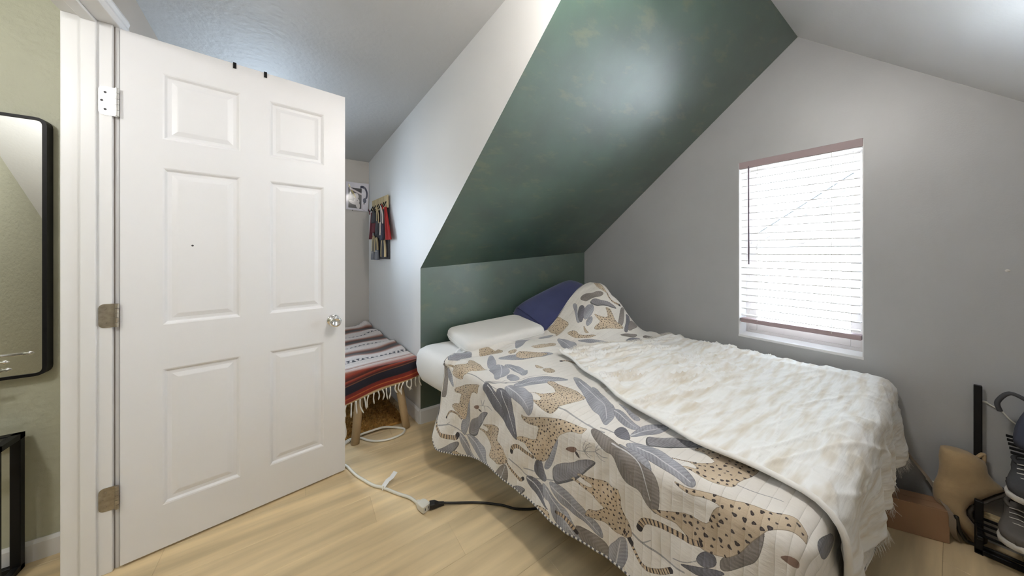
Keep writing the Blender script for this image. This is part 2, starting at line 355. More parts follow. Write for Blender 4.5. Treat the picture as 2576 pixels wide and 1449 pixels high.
for z,h,m,lab in ((1.758,.105,'nickel','bright satin hinge'),(.960,.088,'bronze','tarnished brown hinge'),(.278,.086,'bronze','tarnished brown hinge')):
    def rr(x0,x1,z0,z1,r): # rounded on the jamb side
        P=[(x1,z0),(x1,z1)]
        P+=[(x0+r-r*math.sin(a),z1-r+r*math.cos(a)) for a in np.linspace(0,PI/2,6)]
        P+=[(x0+r-r*math.cos(a),z0+r-r*math.sin(a)) for a in np.linspace(0,PI/2,6)]; return P
    leaf=prism(rr(-.620,-.575,z-h/2,z+h/2,.014),'y',1.7815,1.7842)
    hg=fixn(mk('hinge',leaf,M[m],dr)); hg['label']=lab
    kn=join(*[tube([(-.574,1.776,z-h/2+h*k/5+.0006),(-.574,1.776,z-h/2+h*(k+1)/5-.0006)],.0055,12) for k in range(5)])
    mk('knuckle',kn,M[m],hg,smooth=False)
    for dx,dz in ((-.604,.3),(-.612,0),(-.604,-.3)):
        mk('screw',xf(lathe([(0,0),(.0042,0),(.0036,.0012),(0,.0014)],Matrix.Identity(4),10),Matrix.Translation((dx,1.7817,z+dz*h))@Matrix.Rotation(PI/2,4,'X')),M['dkgrey'] if m=='nickel' else M[m],hg)
# ---------------------------------------------------------------- gable window and its blind
w=empty('window_1',(GX+.09,.5,Z0),None,None); tag(w,kind='structure')
fx0,fx1=GX+.118,GX+.17
mk('window_frame',join(box(fx0,fx1,Y0,Y0+.022,Z0,Z1),box(fx0,fx1,Y1-.022,Y1,Z0,Z1),box(fx0,fx1,Y0+.022,Y1-.022,Z1-.028,Z1),box(fx0,fx1,Y0+.022,Y1-.022,Z0,Z0+.02)),M['vinyl'],w)
zm=1.235
def sash(name,x0,x1,z0,z1,st,bt,tp):
    o=mk(name,join(bevel(box(x0,x1,Y0+.02,Y0+.02+st,z0,z1),.003),bevel(box(x0,x1,Y1-.02-st,Y1-.02,z0,z1),.003),bevel(box(x0,x1,Y0+.02+st,Y1-.02-st,z0,z0+bt),.003),bevel(box(x0,x1,Y0+.02+st,Y1-.02-st,z1-tp,z1),.003)),M['vinyl'],w)
    mk('pane',box((x0+x1)/2-.002,(x0+x1)/2+.002,Y0+.02+st-.004,Y1-.02-st+.004,z0+bt-.004,z1-tp+.004),M['pane'],o); return o
sash('lower_sash',fx0+.002,fx0+.026,Z0+.02,zm+.016,.040,.075,.034)
sash('upper_sash',fx0+.028,fx0+.05,zm-.016,Z1-.026,.030,.032,.035)
mk('sash_lock',bevel(box(fx0-.008,fx0+.02,.50,.555,zm+.016,zm+.028),.004),M['vinyl'],w)
mk('sill_board',bevel(box(GX-.002,fx0+.01,Y0-.001,Y1+.001,Z0-.012,Z0+.003),.002),M['trim'],w)
mk('reveal_lining',join(box(GX+.001,fx0,Y1-.004,Y1+.001,Z0,Z1),box(GX+.001,fx0,Y0-.001,Y0+.004,Z0,Z1),box(GX+.001,fx0,Y0,Y1,Z1-.004,Z1+.001)),M['trim'],w)
# dormer window
w2=empty('window_2',((AX0+AX1)/2,AY+.07,AZ0),None,None); tag(w2,kind='structure')
fy0,fy1=AY+.08,AY+.13
mk('window_frame',join(box(AX0,AX0+.04,fy0,fy1,AZ0,AZ1),box(AX1-.04,AX1,fy0,fy1,AZ0,AZ1),box(AX0,AX1,fy0,fy1,AZ1-.04,AZ1),box(AX0,AX1,fy0,fy1,AZ0,AZ0+.04),box(AX0,AX1,fy0,fy1,1.40,1.44)),M['vinyl'],w2)
mk('pane',box(AX0+.03,AX1-.03,fy0+.02,fy0+.024,AZ0+.03,AZ1-.03),M['pane'],w2)
bl=empty('window_blind',(GX+.04,.5,Z1),'white two-inch slat blind with plum bottom rail in gable window','window blind')
bx=GX+.035
mk('headrail',bevel(box(bx-.03,bx+.03,Y0+.004,Y1-.004,Z1-.042,Z1-.002),.003),M['vinyl'],bl)
mk('valance',bevel(box(bx-.036,bx-.031,Y0+.002,Y1-.002,Z1-.040,Z1+.002),.002),M['mauve'],bl)['label']='dusky pink valance strip'
zb=.758; nsl=22; ztop=Z1-.065
def slatmesh():
    n=7; P=np.zeros((2,n,3))
    for j,yy in enumerate((Y0+.012,Y1-.012)):
        for k in range(n):
            c=k/(n-1)*2-1; P[j,k]=(c*.025,yy-.5,.0022*(1-c*c))
    v,f=grid(P); v=np.vstack([v,v-np.array([0,0,.005])]); m=2*n
    f=[tuple(q) for q in f]+[tuple(m+i for i in q[::-1]) for q in f]
    f+=[(0,n,m+n,m),(n-1,m+n-1,m+2*n-1,2*n-1)]+[(k,m+k,m+k+1,k+1) for k in range(n-1)]+[(n+k,n+k+1,m+n+k+1,m+n+k) for k in range(n-1)]
    return v,f
sm=slatmesh(); s0=None
for k in range(nsl):
    z=ztop-(ztop-zb-.035)*k/(nsl-1)
    if s0 is None: s0=mk('slat',sm,M['slat'],bl,inv=1); o=s0; fixn(o)
    else: o=link(s0.copy(),bl)
    o.location=(bx-(GX+.04),0,z-Z1); o.rotation_euler=(0,math.radians(2.0+1.5*math.sin(k*1.7)),math.radians(.25*math.sin(k*2.3)))
mk('bottom_rail',bevel(box(bx-.027,bx+.027,Y0+.008,Y1-.008,zb-.014,zb+.012),.004),M['mauve'],bl)['label']='plum bottom rail'
for yy in (.375,.70):
    for xx in (bx-.027,bx+.027):
        mk('ladder_cord',tube([(xx,yy,Z1-.04),(xx,yy,zb)],.0011,5),M['cordw'],bl)
mk('tilt_wand',tube([(bx-.034,.742,Z1-.03),(bx-.036,.740,1.12)],[.0042,.0042],8),M['wand'],bl)['label']='plum tilt wand'
# wall anchor left in the gable wall
a=empty('wall_anchor',(GX,-.121,1.122),'small white plastic anchor stuck in grey gable wall','wall anchor')
mk('flange',lathe([(0,0),(.006,0),(.006,.002),(.003,.003),(0,.003)],Matrix.Translation((GX,-.121,1.122))@Matrix.Rotation(-PI/2,4,'Y'),12),M['shoewhite'],a)
mk('collar',lathe([(0,.003),(.003,.003),(.0026,.007),(0,.007)],Matrix.Translation((GX,-.121,1.122))@Matrix.Rotation(-PI/2,4,'Y'),10),M['shoewhite'],a)
# ---------------------------------------------------------------- houses beyond the window
h1=empty('neighbour_house',(5.3,-.6,-3),'cream sided house with a raked roof edge outside window','house')
rk=lambda y:1.484+(1.492-y)*.727
AP=-1.2
mk('siding_wall',prism([(-4.2,-3),(2.6,-3),(2.6,rk(2.6)-.004),(AP,rk(AP)-.004),(-4.2,rk(-4.2+2*(AP+4.2))-.004)],'x',5.05,8.0),M['siding'],h1)
for k in range(34):
    z=-1.2+k*.13; y1=2.6 if z<rk(2.6)-.14 else 1.492-(z+.14-1.484)/.727
    if y1>-1: mk('siding_course',prism([(5.05,z),(5.03,z),(5.045,z+.128),(5.05,z+.128)],'y',-2.0,y1),M['siding'],h1)
for d,(t,mm) in {0:(.015,'fascia'),.16:(-.008,'fascia'),.27:(-.008,'fascia')}.items():
    mk('rake_board',prism([(2.9,rk(2.9)-d),(AP,rk(AP)-d),(AP,rk(AP)-d-t-.02),(2.9,rk(2.9)-d-t-.02)],'x',5.01-(.02 if d==0 else 0),5.06),M[mm],h1)
mk('roof_slope',prism([(2.9,rk(2.9)),(AP,rk(AP)),(-5.3,rk(2.9)),(-5.3,rk(2.9)+.03),(AP,rk(AP)+.03),(2.9,rk(2.9)+.03)],'x',5.02,8.2),M['roofm'],h1)
h2=empty('far_house',(10,2,-3),'pale far house with a shallow roof line behind cream house','house')
mk('siding_wall',prism([(-2,-3),(6,-3),(6,1.62),(2.63,2.495),(1.63,2.735),(-2,3.145)],'x',9.1,12),M['siding'],h2)
mk('roof_edge',prism([(6.3,1.55),(2.63,2.50),(1.63,2.74),(-2,3.15),(-2,3.18),(1.63,2.765),(2.63,2.525),(6.3,1.58)],'x',9.08,12.2),M['roofm'],h2)
mk('roof_fascia',prism([(6,1.60),(2.63,2.475),(1.63,2.715),(-2,3.125),(-2,3.148),(1.63,2.738),(2.63,2.498),(6,1.625)],'x',9.07,9.1),M['fascia'],h2)
mk('roof_vent',bevel(box(9.2,9.4,1.95,2.02,2.62,2.86),.01,1),M['fascia'],h2)
for hh in (h1,h2):
    for o in hh.children: fixn(o)
# bedroom lamp out of the frame; the hall one is added for fill
for nm,(x,y,z),lab in (('ceiling_lamp',LAMP,'small opal flush ceiling lamp by the bedroom ridge'),('hall_fill_fitting',HFILL,'small ceiling fitting added for the fill light in the hall')):
    top=zr(y) if y<RY else zc(y)
    l=empty(nm,(x,y,top),lab,'ceiling lamp')
    mk('canopy',lathe([(0,top-z+.0),(.06,top-z+.0),(.06,top-z-.02),(.02,top-z-.025),(.012,.06),(0,.06)],Matrix.Translation((x,y,z)),24),M['nickel'],l,smooth=False)
    mk('socket',lathe([(0,.10),(.02,.10),(.022,.075),(0,.075)],Matrix.Translation((x,y,z)),16),M['nickel'],l)
# ---------------------------------------------------------------- bed
def sst(a,b,x):
    t=np.clip((x-a)/(b-a),0,1); return t*t*(3-2*t)
FL=np.array([.92,.215]);FR=np.array([2.255,.215]);HL=np.array([.655,2.0]);HR=np.array([2.14,2.06])
BW=1.34; BL=1.81; RR=.05
def quilt(s,t,off=0.0):
    s=np.asarray(s,float);t=np.asarray(t,float)
    sc=np.clip(s,0,BW); tc=np.clip(t,0,None)
    a=sc/BW; b=tc/BL
    xy=((1-a)*(1-b))[...,None]*FL+(a*(1-b))[...,None]*FR+((1-a)*b)[...,None]*HL+(a*b)[...,None]*HR
    wx=np.array([.99,.02]); wy=(HL-FL)/np.linalg.norm(HL-FL)
    ex=np.where(s<0,s,np.where(s>BW,s-BW,0)); ey=np.where(t<0,t,0)
    m=np.sqrt(ex*ex+ey*ey)+1e-9
    n=(ex/m)[...,None]*wx+(ey/m)[...,None]*wy
    arc=RR*math.pi/2
    ang=np.clip(m/RR,0,math.pi/2)
    rest=np.clip(m-arc,0,None)
    fl=.06+.03*np.sin(t*9+1.3)+.025*np.sin(t*17+s*5)+.03*np.sin(s*11)*(ey<0)
    fl=np.where(s>BW,.0,fl)
    fl=fl+.10*sst(1.15,1.45,t)*(s<0)
    out=(RR+off)*np.sin(ang)+rest*fl
    down=(RR+off)*(1-np.cos(ang))+rest*.99
    X=xy[...,0]+n[...,0]*out; Y=xy[...,1]+n[...,1]*out
    z=.585+off-down
    z=z+.012*np.sin(2.2*s+1)*np.sin(1.9*t)+.006*np.sin(9*s+4*t)*np.sin(7*t-3*s+1)*sst(0,.1,m*-1+.1)
    bump=.37*np.minimum(sst(1.30,1.95,X),1-sst(1.9,2.17,X))
    z=z+bump*sst(1.16,1.58,Y)*(m<.3)+0.03*sst(1.25,1.5,Y)*sst(.85,1.1,X)*(1-sst(1.3,1.5,X))
    return np.stack([X,Y,z],-1)

bf=empty('bed_frame',(1.45,1.1,0),'low dark wooden bed frame under the leopard print quilt','bed frame')
pf=[(1.0,.36),(2.12,.36),(2.0,1.98),(.80,1.94)]
mk('slat_deck',bevel(prism(pf,'z',.26,.325),.006,1),M['darkwood'],bf)
for (x,y) in pf+[(.9,1.1),(2.06,1.1)]:
    cx,cy=x+(1.45-x)*.06,y+(1.15-y)*.06
    mk('leg',bevel(box(cx-.03,cx+.03,cy-.03,cy+.03,0,.26),.005,1),M['darkwood'],bf)
mt=empty('mattress',(1.45,1.1,.325),'white sheeted mattress with its bare corner by green knee wall','mattress')
def rpoly(P,r,n=6):
    out=[];k=len(P)
    for i in range(k):
        p=Vector(P[i]);a=(Vector(P[i-1])-p).normalized();b=(Vector(P[(i+1)%k])-p).normalized()
        c=p+a*r;d=p+b*r
        for j in range(n+1):
            t=j/n; out.append(((1-t)**2*c+2*t*(1-t)*p+t*t*d))
    return out
mp=[(.93,.24),(2.22,.24),(2.13,2.085),(.598,2.06)]
rings=[]
for z,ins in ((.325,.10),(.335,.065),(.365,.025),(.41,.006),(.46,0),(.52,.004),(.55,.016),(.567,.038),(.573,.07)):
    q=[Vector(p) for p in mp]; c=Vector((1.47,1.15)); q=[(p.x+(ins if p.x<1.4 else -ins),p.y+(ins if p.y<1 else -ins)) for p in q]
    rings.append([(p.x,p.y,z) for p in rpoly(q,.10)])
mk('mattress_core',loft(rings),M['sheet'],mt,smooth=True)
def pillow(L,Wd,T,pu=4.0,n=28,puff=.5,sag=0):
    u=np.linspace(-1,1,n);U,Vv=np.meshgrid(u,u)
    h=T*np.clip(1-np.abs(U)**pu,0,1)**puff*np.clip(1-np.abs(Vv)**pu,0,1)**puff
    pin=1-.05*(U*U*Vv*Vv)
    X=U*L*pin-.03*L*np.abs(U)*np.sign(U)*(1-Vv*Vv)*(puff>.55); Y=Vv*Wd*pin
    top=np.stack([X,Y,h],-1);bot=np.stack([X,Y,-h*(.8)],-1)
    v1,f1=grid(top);v2,f2=grid(bot); return join((v1,[tuple(q) for q in f1]),(v2,[tuple(q[::-1]) for q in f2]))
def rrect(L,Wd,r,n=6): return rpoly([(-L,-Wd),(L,-Wd),(L,Wd),(-L,Wd)],r,n)
pw_=empty('foam_pillow',(1.11,1.815,.59),'white foam pillow with a loop tag at bed head by green wall','pillow',rz=math.radians(-4))
PM=Matrix.Translation((1.115,1.82,.588))@Matrix.Rotation(math.radians(-4),4,'Z')@Matrix.Rotation(math.radians(-4.0),4,'Y')@Matrix.Rotation(math.radians(3),4,'X')
rg=[]
for z,ins in ((.0,.05),(.004,.022),(.014,.006),(.03,.0),(.052,.0),(.070,.003),(.083,.012),(.090,.028),(.0925,.055),(.0935,.11)):
    rg.append([(p.x,p.y,z) for p in rrect(.295-ins,.205-ins,.062-ins*.3,8)])
mk('cushion_core',xf(loft(rg),PM),M['pillow'],pw_,smooth=True)
mk('piping',xf(tube([(p.x,p.y,.043) for p in rrect(.2955,.2055,.062,8)],.003,6,closed=True),PM),M['pillow'],pw_,smooth=True)
for y0 in (-.09,-.15):
    lp=smoothpath([(-.275,y0,.035),(-.315,y0-.004,.030),(-.333,y0-.010,.012),(-.330,y0-.012,-.008),(-.30,y0-.010,-.012)],6)
    mk('loop_tag',xf(loft([[p+Vector((0,-.008,0)),p+Vector((0,.008,0)),p+Vector((.002,.008,.0015)),p+Vector((.002,-.008,.0015))] for p in lp]),PM),M['sheet'],pw_)
nv=empty('navy_pillow',(1.75,1.86,.6),'navy blue pillow propped in the corner behind the raised quilt','pillow',rz=0)
NM=Matrix.Translation((1.75,1.855,.745))@Matrix.Rotation(math.radians(-7),4,'Z')@Matrix.Rotation(math.radians(-20),4,'Y')@Matrix.Rotation(math.radians(16),4,'X')
mk('pillowcase',xf(pillow(.345,.225,.095,5,puff=.5),NM),M['navy'],nv,smooth=True)
mk('hem_seam',xf(tube([(-.30,y,.06*(1-abs(y/.215)**5)**.5+.012) for y in np.linspace(-.19,.19,14)],.0025,5),NM),M['navy'],nv,smooth=True)
